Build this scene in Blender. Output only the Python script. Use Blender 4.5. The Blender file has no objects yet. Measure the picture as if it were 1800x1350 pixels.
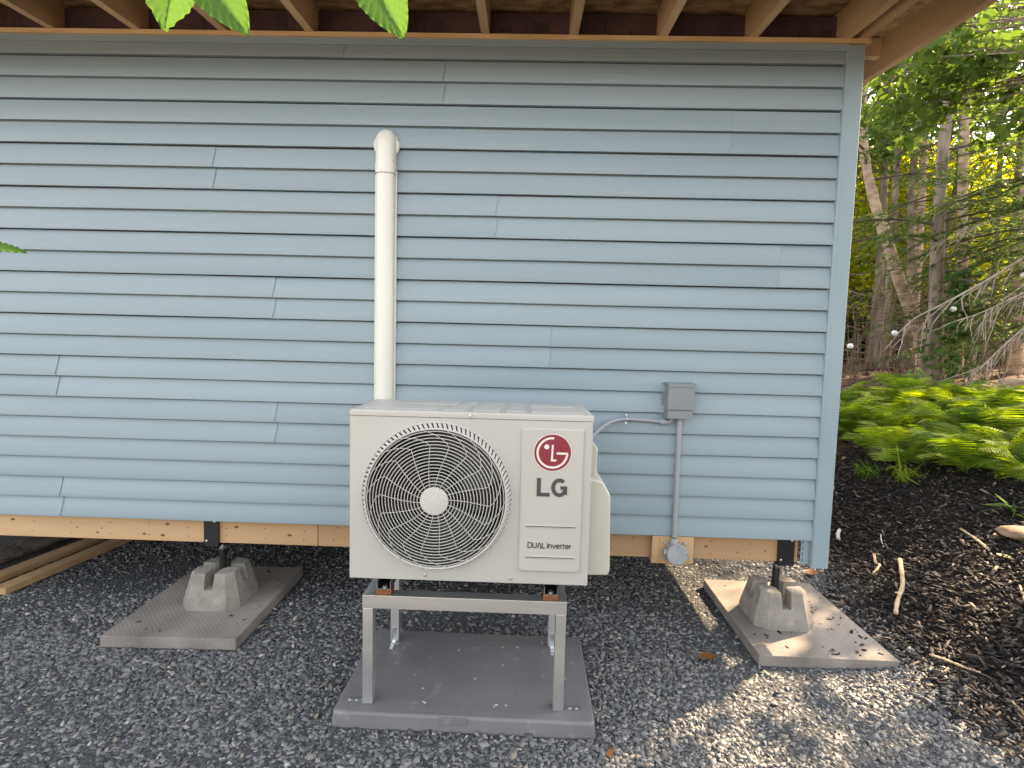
import bpy, bmesh, math, random
import numpy as np
from mathutils import Vector, Matrix, noise as mnoise

random.seed(7)
rng = np.random.default_rng(11)
sc = bpy.context.scene
col = sc.collection
R = math.radians

# ------------------------------------------------------------------ camera
cam_d = bpy.data.cameras.new('camera')
cam = bpy.data.objects.new('camera', cam_d)
col.objects.link(cam)
sc.camera = cam
CAM = Vector((-0.0316, -2.5717, 0.9207))
yaw, pitch, roll = R(1.2106), R(-4.3387), R(1.4464)
fwd = Vector((-math.sin(yaw) * math.cos(pitch), math.cos(yaw) * math.cos(pitch), math.sin(pitch)))
rgt = Vector((math.cos(yaw), math.sin(yaw), 0))
upv = rgt.cross(fwd)
r2 = rgt * math.cos(roll) + upv * math.sin(roll)
u2 = upv * math.cos(roll) - rgt * math.sin(roll)
M = Matrix((r2, u2, -fwd)).transposed().to_4x4()
M.translation = CAM
cam.matrix_world = M
cam_d.sensor_fit = 'HORIZONTAL'
cam_d.sensor_width = 36.0
cam_d.lens = 926.03 / 1800 * 36
cam_d.clip_start = 0.02
cam_d.clip_end = 2000

# ------------------------------------------------------------------ world, sun, exposure
SUN_EL = R(34)
SUN_AZ = math.atan2(0.82, 0.57)            # from +y towards +x
world = bpy.data.worlds.new('World')
sc.world = world
world.use_nodes = True
wn = world.node_tree
bg = wn.nodes['Background']
sky = wn.nodes.new('ShaderNodeTexSky')
sky.sky_type = 'NISHITA'
sky.sun_disc = False
sky.sun_elevation = SUN_EL
sky.sun_rotation = SUN_AZ
sky.air_density = 1.0
sky.dust_density = 2.0
haze_sky = wn.nodes.new('ShaderNodeHueSaturation')      # thin bright haze: a paler sky than clear air gives
haze_sky.inputs['Saturation'].default_value = 0.38
wn.links.new(sky.outputs[0], haze_sky.inputs['Color'])
tint = wn.nodes.new('ShaderNodeMixRGB'); tint.blend_type = 'MULTIPLY'; tint.inputs[0].default_value = 1
tint.inputs[2].default_value = (1.06, 1.0, 0.93, 1)
wn.links.new(haze_sky.outputs[0], tint.inputs[1])
wn.links.new(tint.outputs[0], bg.inputs[0])
bg.inputs[1].default_value = 0.15
sun_d = bpy.data.lights.new('sun', 'SUN')
sun_d.energy = 5.0
sun_d.angle = R(0.55)
sun_d.color = (1.0, 0.74, 0.47)
sun = bpy.data.objects.new('sun', sun_d)
col.objects.link(sun)
sdir = Vector((math.sin(SUN_AZ) * math.cos(SUN_EL), math.cos(SUN_AZ) * math.cos(SUN_EL), math.sin(SUN_EL)))
sun.rotation_euler = (-sdir).to_track_quat('-Z', 'Y').to_euler()
sun.location = (8, 6, 9)
sc.view_settings.view_transform = 'Standard'
sc.view_settings.look = 'None'
sc.view_settings.gamma = 1
sc.view_settings.exposure = 2.45
sc.view_settings.use_curve_mapping = False
sc.render.engine = 'CYCLES'
sc.cycles.max_bounces = 8
sc.cycles.transparent_max_bounces = 8
sc.cycles.caustics_reflective = False
sc.cycles.caustics_refractive = False

# ------------------------------------------------------------------ materials
def newmat(name):
    m = bpy.data.materials.new(name)
    m.use_nodes = True
    return m, m.node_tree, m.node_tree.nodes['Principled BSDF']

def noisy(name, c1, c2, scale=8, rough=.6, metal=0, bump=0.0, bscale=None, stretch=(1, 1, 1), detail=5, dist=0.002,
          rnd=0.0, coat=0, c3=None, spec=.5, ramp=(.35, .65), aniso=0, rough_var=0.0):
    """Principled with a noise-driven colour, optional second speckle colour, bump and per-object shift."""
    m, nt, b = newmat(name)
    tc = nt.nodes.new('ShaderNodeTexCoord')
    mp = nt.nodes.new('ShaderNodeMapping')
    mp.inputs['Scale'].default_value = stretch
    oi = nt.nodes.new('ShaderNodeObjectInfo')
    add = nt.nodes.new('ShaderNodeVectorMath'); add.operation = 'MULTIPLY_ADD'
    comb = nt.nodes.new('ShaderNodeCombineXYZ')
    for i in range(3):
        nt.links.new(oi.outputs['Random'], comb.inputs[i])
    add.inputs[1].default_value = (37, 23, 51) if rnd >= 0 else (0, 0, 0)
    nt.links.new(comb.outputs[0], add.inputs[0])
    nt.links.new(tc.outputs['Object'], add.inputs[2])
    nt.links.new(add.outputs[0], mp.inputs[0])
    nz = nt.nodes.new('ShaderNodeTexNoise')
    nz.inputs['Scale'].default_value = scale
    nz.inputs['Detail'].default_value = detail
    nt.links.new(mp.outputs[0], nz.inputs['Vector'])
    rp = nt.nodes.new('ShaderNodeValToRGB')
    rp.color_ramp.elements[0].position = ramp[0]
    rp.color_ramp.elements[1].position = ramp[1]
    rp.color_ramp.elements[0].color = (*c1, 1)
    rp.color_ramp.elements[1].color = (*c2, 1)
    nt.links.new(nz.outputs['Fac'], rp.inputs[0])
    out = rp.outputs[0]
    if c3:
        n3 = nt.nodes.new('ShaderNodeTexNoise')
        n3.inputs['Scale'].default_value = scale * 5.3
        n3.inputs['Detail'].default_value = 3
        nt.links.new(mp.outputs[0], n3.inputs['Vector'])
        r3 = nt.nodes.new('ShaderNodeValToRGB')
        r3.color_ramp.elements[0].position = .62
        r3.color_ramp.elements[1].position = .72
        nt.links.new(n3.outputs['Fac'], r3.inputs[0])
        mx = nt.nodes.new('ShaderNodeMixRGB')
        nt.links.new(r3.outputs[0], mx.inputs[0])
        nt.links.new(out, mx.inputs[1])
        mx.inputs[2].default_value = (*c3, 1)
        out = mx.outputs[0]
    if rnd > 0:
        hv = nt.nodes.new('ShaderNodeHueSaturation')
        ma = nt.nodes.new('ShaderNodeMapRange')
        ma.inputs[3].default_value = 1 - rnd
        ma.inputs[4].default_value = 1 + rnd
        nt.links.new(oi.outputs['Random'], ma.inputs[0])
        nt.links.new(ma.outputs[0], hv.inputs['Value'])
        nt.links.new(out, hv.inputs['Color'])
        out = hv.outputs[0]
    nt.links.new(out, b.inputs['Base Color'])
    b.inputs['Roughness'].default_value = rough
    b.inputs['Metallic'].default_value = metal
    b.inputs['Specular IOR Level'].default_value = spec
    if coat:
        b.inputs['Coat Weight'].default_value = coat
        b.inputs['Coat Roughness'].default_value = .25
    if rough_var:
        mr = nt.nodes.new('ShaderNodeMapRange')
        mr.inputs[3].default_value = rough - rough_var
        mr.inputs[4].default_value = rough + rough_var
        nt.links.new(nz.outputs['Fac'], mr.inputs[0])
        nt.links.new(mr.outputs[0], b.inputs['Roughness'])
    if bump:
        nb = nt.nodes.new('ShaderNodeTexNoise')
        nb.inputs['Scale'].default_value = bscale or scale * 4
        nb.inputs['Detail'].default_value = 6
        nt.links.new(mp.outputs[0], nb.inputs['Vector'])
        bp = nt.nodes.new('ShaderNodeBump')
        bp.inputs['Strength'].default_value = bump
        bp.inputs['Distance'].default_value = dist
        nt.links.new(nb.outputs['Fac'], bp.inputs['Height'])
        nt.links.new(bp.outputs[0], b.inputs['Normal'])
    return m

def leafmat(name, c1, c2, trans=.5, scale=3.0, rough=.6, per_object=False):
    """leaf: diffuse/gloss front plus light passing through; colour varies leaf by leaf"""
    m, nt, b = newmat(name)
    ge = nt.nodes.new('ShaderNodeNewGeometry')
    rp = nt.nodes.new('ShaderNodeValToRGB')
    rp.color_ramp.elements[0].color = (*c1, 1)
    rp.color_ramp.elements[1].color = (*c2, 1)
    if per_object:
        oi = nt.nodes.new('ShaderNodeObjectInfo')
        nt.links.new(oi.outputs['Random'], rp.inputs[0])
    else:
        nt.links.new(ge.outputs['Random Per Island'], rp.inputs[0])
    nt.links.new(rp.outputs[0], b.inputs['Base Color'])
    b.inputs['Roughness'].default_value = rough
    b.inputs['Specular IOR Level'].default_value = .12
    tr = nt.nodes.new('ShaderNodeBsdfTranslucent')
    hs = nt.nodes.new('ShaderNodeHueSaturation')
    hs.inputs['Saturation'].default_value = 1.1
    hs.inputs['Value'].default_value = 1.9
    hs.inputs['Hue'].default_value = .485
    nt.links.new(rp.outputs[0], hs.inputs['Color'])
    nt.links.new(hs.outputs[0], tr.inputs[0])
    mx = nt.nodes.new('ShaderNodeMixShader')
    mx.inputs[0].default_value = trans
    nt.links.new(b.outputs[0], mx.inputs[1])
    nt.links.new(tr.outputs[0], mx.inputs[2])
    nt.links.new(mx.outputs[0], nt.nodes['Material Output'].inputs[0])
    return m

def islandmat(name, cols, rough=.8, bump=0.0, bscale=120, spec=.3):
    """each loose piece of a big mesh gets its own tone"""
    m, nt, b = newmat(name)
    ge = nt.nodes.new('ShaderNodeNewGeometry')
    rp = nt.nodes.new('ShaderNodeValToRGB')
    el = rp.color_ramp.elements
    el[0].position = cols[0][0]; el[0].color = (*cols[0][1], 1)
    el[1].position = cols[-1][0]; el[1].color = (*cols[-1][1], 1)
    for p, c in cols[1:-1]:
        e = el.new(p); e.color = (*c, 1)
    nt.links.new(ge.outputs['Random Per Island'], rp.inputs[0])
    nz = nt.nodes.new('ShaderNodeTexNoise')
    nz.inputs['Scale'].default_value = bscale
    nz.inputs['Detail'].default_value = 4
    mr = nt.nodes.new('ShaderNodeMapRange')
    mr.inputs[3].default_value = .7
    mr.inputs[4].default_value = 1.3
    nt.links.new(nz.outputs['Fac'], mr.inputs[0])
    mx = nt.nodes.new('ShaderNodeVectorMath'); mx.operation = 'SCALE'
    nt.links.new(rp.outputs[0], mx.inputs[0])
    nt.links.new(mr.outputs[0], mx.inputs['Scale'])
    nt.links.new(mx.outputs[0], b.inputs['Base Color'])
    b.inputs['Roughness'].default_value = rough
    b.inputs['Specular IOR Level'].default_value = spec
    if bump:
        bp = nt.nodes.new('ShaderNodeBump')
        bp.inputs['Strength'].default_value = bump
        bp.inputs['Distance'].default_value = .002
        nt.links.new(nz.outputs['Fac'], bp.inputs['Height'])
        nt.links.new(bp.outputs[0], b.inputs['Normal'])
    return m

MT = {}
MT['siding'] = noisy('siding_vinyl', (.213, .268, .300), (.246, .304, .337), 2.2, .5, bump=.5, bscale=60, stretch=(.09, 1, 1.6), dist=.0015, rnd=.035, spec=.35, rough_var=.08)
MT['post'] = noisy('corner_vinyl', (.225, .290, .325), (.248, .313, .348), 2, .45, bump=.1, bscale=80, rnd=0, spec=.4)
MT['wood'] = noisy('framing_lumber', (.33, .205, .105), (.48, .325, .180), 5, .7, bump=.35, bscale=22, stretch=(.12, 1.2, 1.2), dist=.0015, rnd=.10, c3=None, spec=.2, ramp=(.3, .7))
MT['rafter_wood'] = noisy('rafter_lumber', (.38, .245, .130), (.54, .37, .21), 5, .75, bump=.35, bscale=22, stretch=(1.2, .12, 1.2), dist=.0015, rnd=.12, spec=.2, ramp=(.3, .7))
MT['plywood'] = noisy('ply_edge', (.50, .34, .17), (.62, .45, .25), 14, .75, bump=.3, bscale=60, stretch=(.3, 1, 3), spec=.2)
MT['osb'] = noisy('strand_board', (.20, .12, .06), (.46, .31, .17), 26, .8, bump=.5, bscale=50, stretch=(.45, 1, 1), dist=.003, detail=3, c3=(.14, .08, .04), spec=.2)
MT['knot'] = noisy('knot_wood', (.13, .06, .025), (.20, .10, .045), 60, .7, spec=.2)
MT['nail'] = noisy('nail_steel', (.03, .025, .02), (.06, .05, .045), 60, .6)
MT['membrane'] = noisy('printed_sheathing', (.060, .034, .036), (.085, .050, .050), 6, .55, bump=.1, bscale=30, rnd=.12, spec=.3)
MT['membrane_grey'] = noisy('house_wrap', (.045, .050, .056), (.060, .066, .072), 6, .7)
MT['print'] = noisy('sheathing_print', (.030, .018, .022), (.045, .026, .030), 20, .6)
MT['cabinet'] = noisy('cabinet_enamel', (.365, .358, .335), (.39, .382, .358), 3, .36, bump=.12, bscale=700, dist=.0004, spec=.5, rough_var=.05)
MT['cover_plastic'] = noisy('side_cover_enamel', (.41, .40, .345), (.435, .425, .37), 3, .45, bump=.1, bscale=500, dist=.0004)
MT['grille'] = noisy('grille_plastic', (.40, .392, .368), (.425, .417, .392), 5, .4)
MT['dark_inside'] = noisy('cavity_shade', (.006, .006, .007), (.012, .012, .013), 8, .6)  # near-black puts the shade inside the unit into the colour
MT['fan'] = noisy('fan_blade_plastic', (.012, .012, .013), (.02, .02, .022), 8, .5)
MT['shroud'] = noisy('fan_shroud_metal', (.10, .095, .085), (.13, .125, .11), 6, .5)
MT['red'] = noisy('emblem_red', (.165, .004, .018), (.185, .005, .022), 30, .35)
MT['white_print'] = noisy('emblem_pale', (.62, .55, .53), (.66, .59, .57), 30, .4)
MT['charcoal'] = noisy('lettering_charcoal', (.030, .030, .036), (.038, .038, .044), 30, .4)
MT['screw'] = noisy('screw_steel', (.45, .45, .44), (.62, .62, .6), 80, .3, metal=1)
MT['alu'] = noisy('mill_aluminium', (.56, .555, .545), (.70, .695, .68), 6, .38, metal=.88, bump=.12, bscale=90, stretch=(.15, 1, 1), dist=.0006, rough_var=.1)
MT['foot'] = noisy('foot_steel', (.30, .305, .32), (.42, .425, .44), 20, .35, metal=1)
MT['cork'] = noisy('rubber_cork', (.13, .055, .026), (.26, .12, .06), 160, .9, bump=.5, bscale=300, dist=.001, spec=.1)
MT['zinc'] = noisy('zinc_plate', (.50, .52, .55), (.72, .74, .77), 40, .3, metal=1)
MT['pad'] = noisy('pad_plastic', (.135, .130, .140), (.170, .163, .173), 3, .5, bump=.25, bscale=260, dist=.0008, c3=(.20, .193, .20), spec=.35, rough_var=.08)
MT['duct'] = noisy('line_cover_pvc', (.60, .595, .545), (.63, .625, .575), 3, .34, spec=.5)
MT['box_grey'] = noisy('box_enamel', (.165, .185, .195), (.19, .21, .22), 5, .42, spec=.5)
MT['conduit'] = noisy('conduit_pvc', (.27, .285, .31), (.30, .315, .34), 5, .45)
MT['jbox'] = noisy('junction_cast', (.28, .295, .31), (.33, .345, .36), 14, .42, bump=.15, bscale=200, dist=.0006)
MT['black_steel'] = noisy('black_bracket', (.008, .008, .009), (.014, .014, .016), 12, .38)
MT['concrete'] = noisy('block_concrete', (.215, .198, .172), (.30, .280, .248), 16, .9, bump=.9, bscale=170, dist=.004, c3=(.18, .165, .14), spec=.15)
MT['bark'] = noisy('bark_grey', (.12, .092, .072), (.30, .24, .19), 9, .9, bump=1.0, bscale=26, stretch=(1, 1, .25), dist=.02, spec=.1)
MT['bark_light'] = noisy('bark_tan', (.26, .185, .125), (.50, .38, .275), 6, .85, bump=.7, bscale=22, stretch=(1, 1, 2.2), dist=.01, spec=.1)
MT['bark_dark'] = noisy('bark_dark', (.06, .045, .036), (.15, .115, .09), 9, .95, bump=1.0, bscale=26, stretch=(1, 1, .3), dist=.02, spec=.1)
MT['deadwood'] = noisy('dead_wood', (.24, .20, .17), (.44, .38, .335), 12, .9, bump=.4, bscale=60, spec=.1)
MT['twig'] = noisy('dead_twig', (.12, .085, .06), (.24, .175, .13), 12, .9, spec=.1)
MT['stick'] = noisy('peeled_stick', (.40, .29, .19), (.58, .45, .32), 30, .8, bump=.4, bscale=90, spec=.15)
MT['rock'] = noisy('flat_rock', (.17, .115, .075), (.28, .20, .135), 14, .9, bump=.6, bscale=50, dist=.006, spec=.15)
MT['quartz'] = noisy('pale_stone', (.42, .37, .33), (.60, .55, .50), 22, .8, bump=.6, bscale=60, dist=.006)
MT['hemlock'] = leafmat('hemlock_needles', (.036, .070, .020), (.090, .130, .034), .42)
MT['broad'] = leafmat('beech_leaves', (.055, .100, .020), (.105, .158, .030), .42)
MT['yellow'] = leafmat('sunlit_leaves', (.17, .22, .016), (.32, .33, .026), .6)  # backlit glow put into the colour: brighter and yellower than the other leaves
MT['pale_bounce'] = noisy('pale_bounce', (.34, .31, .27), (.46, .43, .38), 3, .95, bump=.5, bscale=60, dist=.01, spec=.1)  # pale tone of the added ground that reflects sun towards the eaves
MT['fern'] = leafmat('fern_fronds', (.080, .150, .018), (.195, .265, .028), .42, rough=.7, per_object=True)
MT['vine'] = leafmat('vine_leaves', (.030, .080, .022), (.065, .135, .035), .35)
MT['weed'] = leafmat('weed_leaves', (.06, .13, .03), (.11, .18, .05), .45)
MT['branch_leaf'] = leafmat('overhead_leaf', (.062, .135, .028), (.075, .150, .032), .42)
MT['brown_leaf'] = leafmat('dry_leaf', (.13, .058, .022), (.19, .09, .035), .15)
MT['pale_leaf'] = leafmat('faded_leaf', (.42, .40, .14), (.46, .44, .18), .3)
MT['bulb'] = noisy('bulb_glass', (.82, .82, .80), (.86, .86, .84), 4, .2)
MT['bulb_cap'] = noisy('bulb_socket', (.01, .01, .01), (.02, .02, .02), 4, .5)
MT['gravel'] = islandmat('crushed_slate', [(0, (.076, .080, .086)), (.35, (.140, .145, .153)), (.7, (.205, .209, .215)), (.90, (.23, .228, .22)), (.965, (.25, .215, .17)), (1, (.44, .43, .41))], .7, .3, 160, spec=.35)
MT['mulch'] = islandmat('bark_mulch', [(0, (.009, .008, .0085)), (.5, (.022, .019, .0185)), (.82, (.050, .042, .039)), (.94, (.11, .09, .075)), (1, (.26, .20, .155))], .8, .3, 90, spec=.25)
MT['litter'] = islandmat('leaf_litter', [(0, (.05, .03, .018)), (.6, (.12, .072, .042)), (1, (.24, .15, .09))], .85, .2, 60, spec=.15)

def slab_material():
    m, nt, b = newmat('slab_concrete')
    tc = nt.nodes.new('ShaderNodeTexCoord')
    nz = nt.nodes.new('ShaderNodeTexNoise'); nz.inputs['Scale'].default_value = 5; nz.inputs['Detail'].default_value = 6
    nt.links.new(tc.outputs['Object'], nz.inputs['Vector'])
    rp = nt.nodes.new('ShaderNodeValToRGB')
    rp.color_ramp.elements[0].position = .3; rp.color_ramp.elements[0].color = (.168, .152, .138, 1)
    rp.color_ramp.elements[1].position = .7; rp.color_ramp.elements[1].color = (.285, .256, .232, 1)
    nt.links.new(nz.outputs['Fac'], rp.inputs[0])
    nt.links.new(rp.outputs[0], b.inputs['Base Color'])
    b.inputs['Roughness'].default_value = .9
    b.inputs['Specular IOR Level'].default_value = .15
    # moulded rows of small raised dimples on the tread face
    mp = nt.nodes.new('ShaderNodeMapping'); mp.inputs['Rotation'].default_value = (0, 0, R(45))
    nt.links.new(tc.outputs['Object'], mp.inputs[0])
    vo = nt.nodes.new('ShaderNodeTexVoronoi'); vo.inputs['Scale'].default_value = 62; vo.inputs['Randomness'].default_value = 0.05
    nt.links.new(mp.outputs[0], vo.inputs['Vector'])
    n2 = nt.nodes.new('ShaderNodeTexNoise'); n2.inputs['Scale'].default_value = 240
    nt.links.new(tc.outputs['Object'], n2.inputs['Vector'])
    mm = nt.nodes.new('ShaderNodeMath'); mm.operation = 'MULTIPLY_ADD'; mm.inputs[1].default_value = -1.0
    nt.links.new(vo.outputs['Distance'], mm.inputs[0]); nt.links.new(n2.outputs['Fac'], mm.inputs[2])
    bp = nt.nodes.new('ShaderNodeBump'); bp.inputs['Strength'].default_value = .6; bp.inputs['Distance'].default_value = .004
    nt.links.new(mm.outputs[0], bp.inputs['Height'])
    nt.links.new(bp.outputs[0], b.inputs['Normal'])
    return m
MT['slab'] = slab_material()

def ground_material():
    m, nt, b = newmat('ground_soil')
    at = nt.nodes.new('ShaderNodeAttribute'); at.attribute_name = 'zone'
    sp = nt.nodes.new('ShaderNodeSeparateColor')
    nt.links.new(at.outputs['Color'], sp.inputs[0])
    tc = nt.nodes.new('ShaderNodeTexCoord')
    def nr(scale, a, c):
        n = nt.nodes.new('ShaderNodeTexNoise'); n.inputs['Scale'].default_value = scale; n.inputs['Detail'].default_value = 7
        nt.links.new(tc.outputs['Object'], n.inputs['Vector'])
        r = nt.nodes.new('ShaderNodeValToRGB')
        r.color_ramp.elements[0].position = .35; r.color_ramp.elements[1].position = .68
        r.color_ramp.elements[0].color = (*a, 1); r.color_ramp.elements[1].color = (*c, 1)
        nt.links.new(n.outputs['Fac'], r.inputs[0]); return r.outputs[0], n.outputs['Fac']
    gcol, gf = nr(70, (.042, .045, .049), (.12, .124, .13))
    mcol, mf = nr(45, (.009, .0078, .0075), (.030, .024, .022))
    fcol, ff = nr(16, (.055, .034, .022), (.15, .095, .06))
    m1 = nt.nodes.new('ShaderNodeMixRGB'); nt.links.new(sp.outputs[0], m1.inputs[0]); nt.links.new(gcol, m1.inputs[1]); nt.links.new(mcol, m1.inputs[2])
    m2 = nt.nodes.new('ShaderNodeMixRGB'); nt.links.new(sp.outputs[1], m2.inputs[0]); nt.links.new(m1.outputs[0], m2.inputs[1]); nt.links.new(fcol, m2.inputs[2])
    nt.links.new(m2.outputs[0], b.inputs['Base Color'])
    b.inputs['Roughness'].default_value = .95
    b.inputs['Specular IOR Level'].default_value = .1
    bp = nt.nodes.new('ShaderNodeBump'); bp.inputs['Strength'].default_value = 1; bp.inputs['Distance'].default_value = .02
    nt.links.new(gf, bp.inputs['Height']); nt.links.new(bp.outputs[0], b.inputs['Normal'])
    return m
MT['ground'] = ground_material()

# ------------------------------------------------------------------ mesh helpers
WL = {}                                     # world location of each object built

def wloc(o):
    return WL.get(o.name, Vector((0, 0, 0)))

def link(o, parent=None):
    col.objects.link(o)
    if parent is not None:
        o.parent = parent
    return o

def tag(o, label=None, cat=None, group=None, kind=None):
    if label: o['label'] = label
    if cat: o['category'] = cat
    if group: o['group'] = group
    if kind: o['kind'] = kind
    return o

def thing(name, loc, label, cat, group=None):
    o = bpy.data.objects.new(name, None)
    o.empty_display_size = .1
    col.objects.link(o)
    o.location = loc
    WL[o.name] = Vector(loc)
    return tag(o, label, cat, group)

class MB:
    def __init__(s):
        s.v = []; s.f = []
    def add(s, vs, fs):
        n = len(s.v)
        s.v += [tuple(v) for v in vs]
        s.f += [tuple(i + n for i in f) for f in fs]
        return s
    def box(s, x0, x1, y0, y1, z0, z1, bev=0.0, seg=2):
        if bev <= 0:
            vs = [(x, y, z) for z in (z0, z1) for y in (y0, y1) for x in (x0, x1)]
            return s.add(vs, [(0, 2, 3, 1), (4, 5, 7, 6), (0, 1, 5, 4), (2, 6, 7, 3), (0, 4, 6, 2), (1, 3, 7, 5)])
        bm = bmesh.new()
        bmesh.ops.create_cube(bm, size=1)
        for v in bm.verts:
            v.co = ((x0 + x1) / 2 + v.co.x * (x1 - x0), (y0 + y1) / 2 + v.co.y * (y1 - y0), (z0 + z1) / 2 + v.co.z * (z1 - z0))
        bmesh.ops.bevel(bm, geom=list(bm.edges), offset=bev, segments=seg, affect='EDGES', profile=.5)
        return s.bm(bm)
    def bm(s, bm):
        bm.verts.index_update()
        s.add([v.co for v in bm.verts], [[v.index for v in f.verts] for f in bm.faces])
        bm.free()
        return s
    def tube(s, pts, rad, n=8, cap=True, start_up=None):
        pts = [Vector(p) for p in pts]
        if not hasattr(rad, '__len__'):
            rad = [rad] * len(pts)
        ring = []
        up = Vector(start_up or (0.13, 0.21, 1)).normalized()
        for i, p in enumerate(pts):
            d = (pts[min(i + 1, len(pts) - 1)] - pts[max(i - 1, 0)])
            d = d.normalized() if d.length > 1e-9 else Vector((0, 0, 1))
            a = up - d * up.dot(d)
            if a.length < 1e-3:
                a = Vector((1, 0, 0)) - d * d.x
            a.normalize(); up = a
            b = d.cross(a)
            ring.append([p + (a * math.cos(2 * math.pi * k / n) + b * math.sin(2 * math.pi * k / n)) * rad[i] for k in range(n)])
        vs = [v for r_ in ring for v in r_]
        fs = []
        for i in range(len(pts) - 1):
            for k in range(n):
                fs.append((i * n + k, i * n + (k + 1) % n, (i + 1) * n + (k + 1) % n, (i + 1) * n + k))
        if cap:
            fs.append(tuple(range(n - 1, -1, -1)))
            fs.append(tuple((len(pts) - 1) * n + k for k in range(n)))
        return s.add(vs, fs)
    def lathe(s, prof, c, axis='y', n=48, cap=True):
        """prof: list of (radius, offset along axis)"""
        vs = []
        for r_, o in prof:
            for k in range(n):
                a = 2 * math.pi * k / n
                if axis == 'y':
                    vs.append((c[0] + r_ * math.cos(a), c[1] + o, c[2] + r_ * math.sin(a)))
                elif axis == 'z':
                    vs.append((c[0] + r_ * math.cos(a), c[1] + r_ * math.sin(a), c[2] + o))
                else:
                    vs.append((c[0] + o, c[1] + r_ * math.cos(a), c[2] + r_ * math.sin(a)))
        fs = []
        for i in range(len(prof) - 1):
            for k in range(n):
                fs.append((i * n + k, i * n + (k + 1) % n, (i + 1) * n + (k + 1) % n, (i + 1) * n + k))
        if cap:
            fs.append(tuple(range(n - 1, -1, -1)))
            fs.append(tuple((len(prof) - 1) * n + k for k in range(n)))
        return s.add(vs, fs)
    def prism(s, poly, axis, a0, a1, bev=0.0):
        """poly in the plane across axis ('x': (y,z), 'y': (x,z), 'z': (x,y))"""
        def P(p, a):
            return {'x': (a, p[0], p[1]), 'y': (p[0], a, p[1]), 'z': (p[0], p[1], a)}[axis]
        n = len(poly)
        vs = [P(p, a0) for p in poly] + [P(p, a1) for p in poly]
        fs = [tuple(range(n)), tuple(range(2 * n - 1, n - 1, -1))] + [(k, n + k, n + (k + 1) % n, (k + 1) % n) for k in range(n)]
        if not bev:
            return s.add(vs, fs)
        bm = bmesh.new()
        bv = [bm.verts.new(v) for v in vs]
        for f in fs:
            bm.faces.new([bv[i] for i in f])
        bmesh.ops.recalc_face_normals(bm, faces=bm.faces)
        bmesh.ops.bevel(bm, geom=list(bm.edges), offset=bev, segments=2, affect='EDGES', profile=.5)
        return s.bm(bm)
    def ribbon(s, pts, w, y, th=.0006):
        """flat lettering stroke in the xz plane, facing -y"""
        pts = [Vector((p[0], 0, p[1])) for p in pts]
        L, Rr = [], []
        for i, p in enumerate(pts):
            d1 = (pts[i] - pts[i - 1]).normalized() if i else None
            d2 = (pts[i + 1] - pts[i]).normalized() if i < len(pts) - 1 else None
            d = ((d1 or d2) + (d2 or d1))
            d = d.normalized() if d.length > 1e-6 else (d1 or d2)
            nrm = Vector((-d.z, 0, d.x))
            k = 1.0
            if d1 and d2:
                k = 1 / max(.45, math.sqrt((1 + d1.dot(d2)) / 2))
            L.append(p + nrm * w / 2 * k); Rr.append(p - nrm * w / 2 * k)
        n = len(pts)
        vs = [(v.x, y, v.z) for v in L] + [(v.x, y, v.z) for v in Rr] + [(v.x, y + th, v.z) for v in L] + [(v.x, y + th, v.z) for v in Rr]
        fs = []
        for i in range(n - 1):
            fs += [(i, i + 1, n + i + 1, n + i), (2 * n + i, i, i + 1, 2 * n + i + 1)[::1], (n + i, n + i + 1, 3 * n + i + 1, 3 * n + i)]
        fs += [(0, n, 3 * n, 2 * n), (n - 1, 3 * n - 1, 4 * n - 1, 2 * n - 1)]
        return s.add(vs, fs)
    def build(s, name, mat, parent=None, smooth=False, base=None, kind=None, label=None):
        off = wloc(parent) if parent is not None else Vector(base or (0, 0, 0))
        me = bpy.data.meshes.new(name)
        me.from_pydata([(v[0] - off.x, v[1] - off.y, v[2] - off.z) for v in s.v], [], s.f)
        me.materials.append(MT[mat] if isinstance(mat, str) else mat)
        bm = bmesh.new(); bm.from_mesh(me)
        bmesh.ops.recalc_face_normals(bm, faces=bm.faces)
        bm.to_mesh(me); bm.free()
        o = bpy.data.objects.new(name, me)
        link(o, parent)
        if parent is None:
            o.location = off
        WL[o.name] = off.copy()
        if smooth:
            me.shade_smooth()
            if smooth != 'all':
                me.set_sharp_from_angle(angle=R(smooth if smooth is not True else 40))
                wm = o.modifiers.new('weighted_normals', 'WEIGHTED_NORMAL')
                wm.keep_sharp = True
        if kind: o['kind'] = kind
        if label: o['label'] = label
        return o

def rotz(p, a, c=(0, 0)):
    x, y = p[0] - c[0], p[1] - c[1]
    return (c[0] + x * math.cos(a) - y * math.sin(a), c[1] + x * math.sin(a) + y * math.cos(a))

def fast_mesh(name, V, F, mat, parent=None, smooth=False, kind=None, fsize=3):
    """numpy arrays -> one mesh object (world coordinates)"""
    off = wloc(parent) if parent is not None else Vector((0, 0, 0))
    V = np.asarray(V, dtype=np.float32) - np.array(off, dtype=np.float32)
    F = np.asarray(F, dtype=np.int32)
    me = bpy.data.meshes.new(name)
    me.vertices.add(len(V)); me.vertices.foreach_set('co', V.ravel())
    me.loops.add(F.size); me.loops.foreach_set('vertex_index', F.ravel())
    me.polygons.add(len(F)); me.polygons.foreach_set('loop_start', np.arange(0, F.size, fsize, dtype=np.int32))
    me.update(calc_edges=True)
    me.materials.append(MT[mat])
    if smooth:
        me.shade_smooth()
    o = bpy.data.objects.new(name, me)
    link(o, parent)
    WL[o.name] = off.copy()
    if kind: o['kind'] = kind
    return o

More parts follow.
